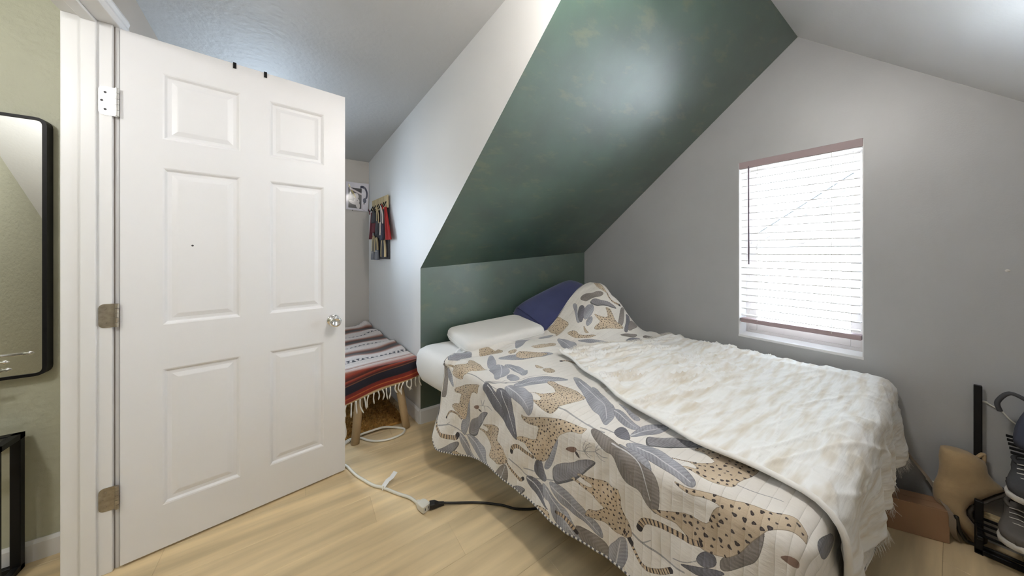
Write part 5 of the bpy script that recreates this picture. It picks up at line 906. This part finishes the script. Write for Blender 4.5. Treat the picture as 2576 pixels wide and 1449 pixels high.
bgk=empty('black_bag',(2.2,-.22,.478),'soft black bag slumped on the top tier of shoe rack','bag')
mk('body',loft([ell((2.215,-.24,.478+.17*q),(.085*(1-.35*q*q),0,0),(0,.115*(1-.4*q*q),0),18,3) for q in np.linspace(0,1,8)]),M['bluegrey'],bgk,smooth=True)
mk('handle',tube(smoothpath([(2.215,-.16,.64),(2.215,-.12,.66),(2.225,-.095,.615),(2.23,-.10,.58)],6),.007,7),M['dkgrey'],bgk,smooth=True)
wc=empty('charger_cable',(2.32,-.11,.55),'thin white charger cable hanging along the grey wall behind shoe rack','cable')
mk('cord',tube(smoothpath([(2.329,-.075,.575),(2.327,-.091,.564),(2.326,-.108,.555),(2.326,-.129,.524),(2.326,-.16,.51),(2.326,-.25,.53)],6),.0028,6),M['cable'],wc,smooth=True)
mk('plug_tip',tube([(2.329,-.06,.577),(2.329,-.077,.575)],.0045,8),M['cable'],wc)
wd=empty('wall_cable',(2.33,.05,.16),'short white cable on the grey wall above cardboard box','cable')
mk('cord',tube(smoothpath([(2.330,.075,.166),(2.329,.05,.160),(2.329,.0,.157),(2.329,-.05,.150)],6),.0032,6),M['cable'],wd,smooth=True); mk('cable_clip',box(2.326,2.334,.052,.058,.154,.168),M['cable'],wd)
# suede boot standing on its toe against the wall
bo=empty('suede_boot',(2.262,-.022,0),'tan suede ankle boot standing on its toe beside shoe rack','boot')
tx=Vector((.557,-.831,0)); dp=Vector((.831,.557,0))              # in-plane and depth directions
def bp_(cx,z,hx,hd,tilt=0,n=18): c=Vector((2.256,-.016,0))+tx*cx+Vector((0,0,z)); ax=(tx*math.cos(tilt)+Vector((0,0,1))*math.sin(tilt))*hx; return ell(c,ax,dp*hd,n,2.4)
ROW=[(.371,2394,2412,.022),(.367,2386,2434,.034),(.345,2384,2454,.040),(.327,2383,2457,.042),(.30,2384,2459,.042),(.272,2383,2470,.042),(.255,2381,2482,.042),(.244,2380,2486,.041),(.228,2377,2472,.041),(.205,2373,2456,.040),(.178,2372,2438,.039),(.160,2373,2427,.039),(.142,2375,2421,.040),(.120,2381,2421,.041),(.095,2391,2430,.042),(.070,2403,2440,.040),(.046,2417,2447,.036),(.022,2429,2449,.028),(.004,2437,2447,.012)]
u_=lambda px:(px-2420)*.00166
rg=[]
for z_,a_,b_,d_ in ROW: rg.append(ell(Vector((2.262,-.018,z_))+tx*(u_(a_)+u_(b_))/2,tx*(u_(b_)-u_(a_))/2,dp*d_,20,2.2))
mk('upper',loft(rg),M['suede'],bo,smooth=True)
mk('sole',loft([ell(Vector((2.262,-.018,z_))+tx*(u_(b_)+.002),tx*.006,dp*d_*.85,12,4) for z_,a_,b_,d_ in ROW[7:]]),M['sole'],bo,smooth=True)
mk('instep_crease',tube(smoothpath([Vector((2.262,-.018,.175))+tx*.0-dp*.040,Vector((2.262,-.018,.163))-dp*.041+tx*.015,Vector((2.262,-.018,.155))-dp*.036+tx*.026],5),.003,5),M['sole'],bo)
mk('pull_tab',tube(smoothpath([Vector((2.256,-.016,0))+tx*(.045)+Vector((0,0,.355)),Vector((2.256,-.016,0))+tx*.062+Vector((0,0,.372)),Vector((2.256,-.016,0))+tx*.062+Vector((0,0,.335))],5),.006,6),M['suede'],bo,smooth=True)
for o in list(D.objects):
    if o.type=='MESH' and len(o.data.polygons)<6000 and o.get('kind')!='structure' and not o.name.startswith(('plank','slat')): fixn(o)
bpy.context.view_layer.update()
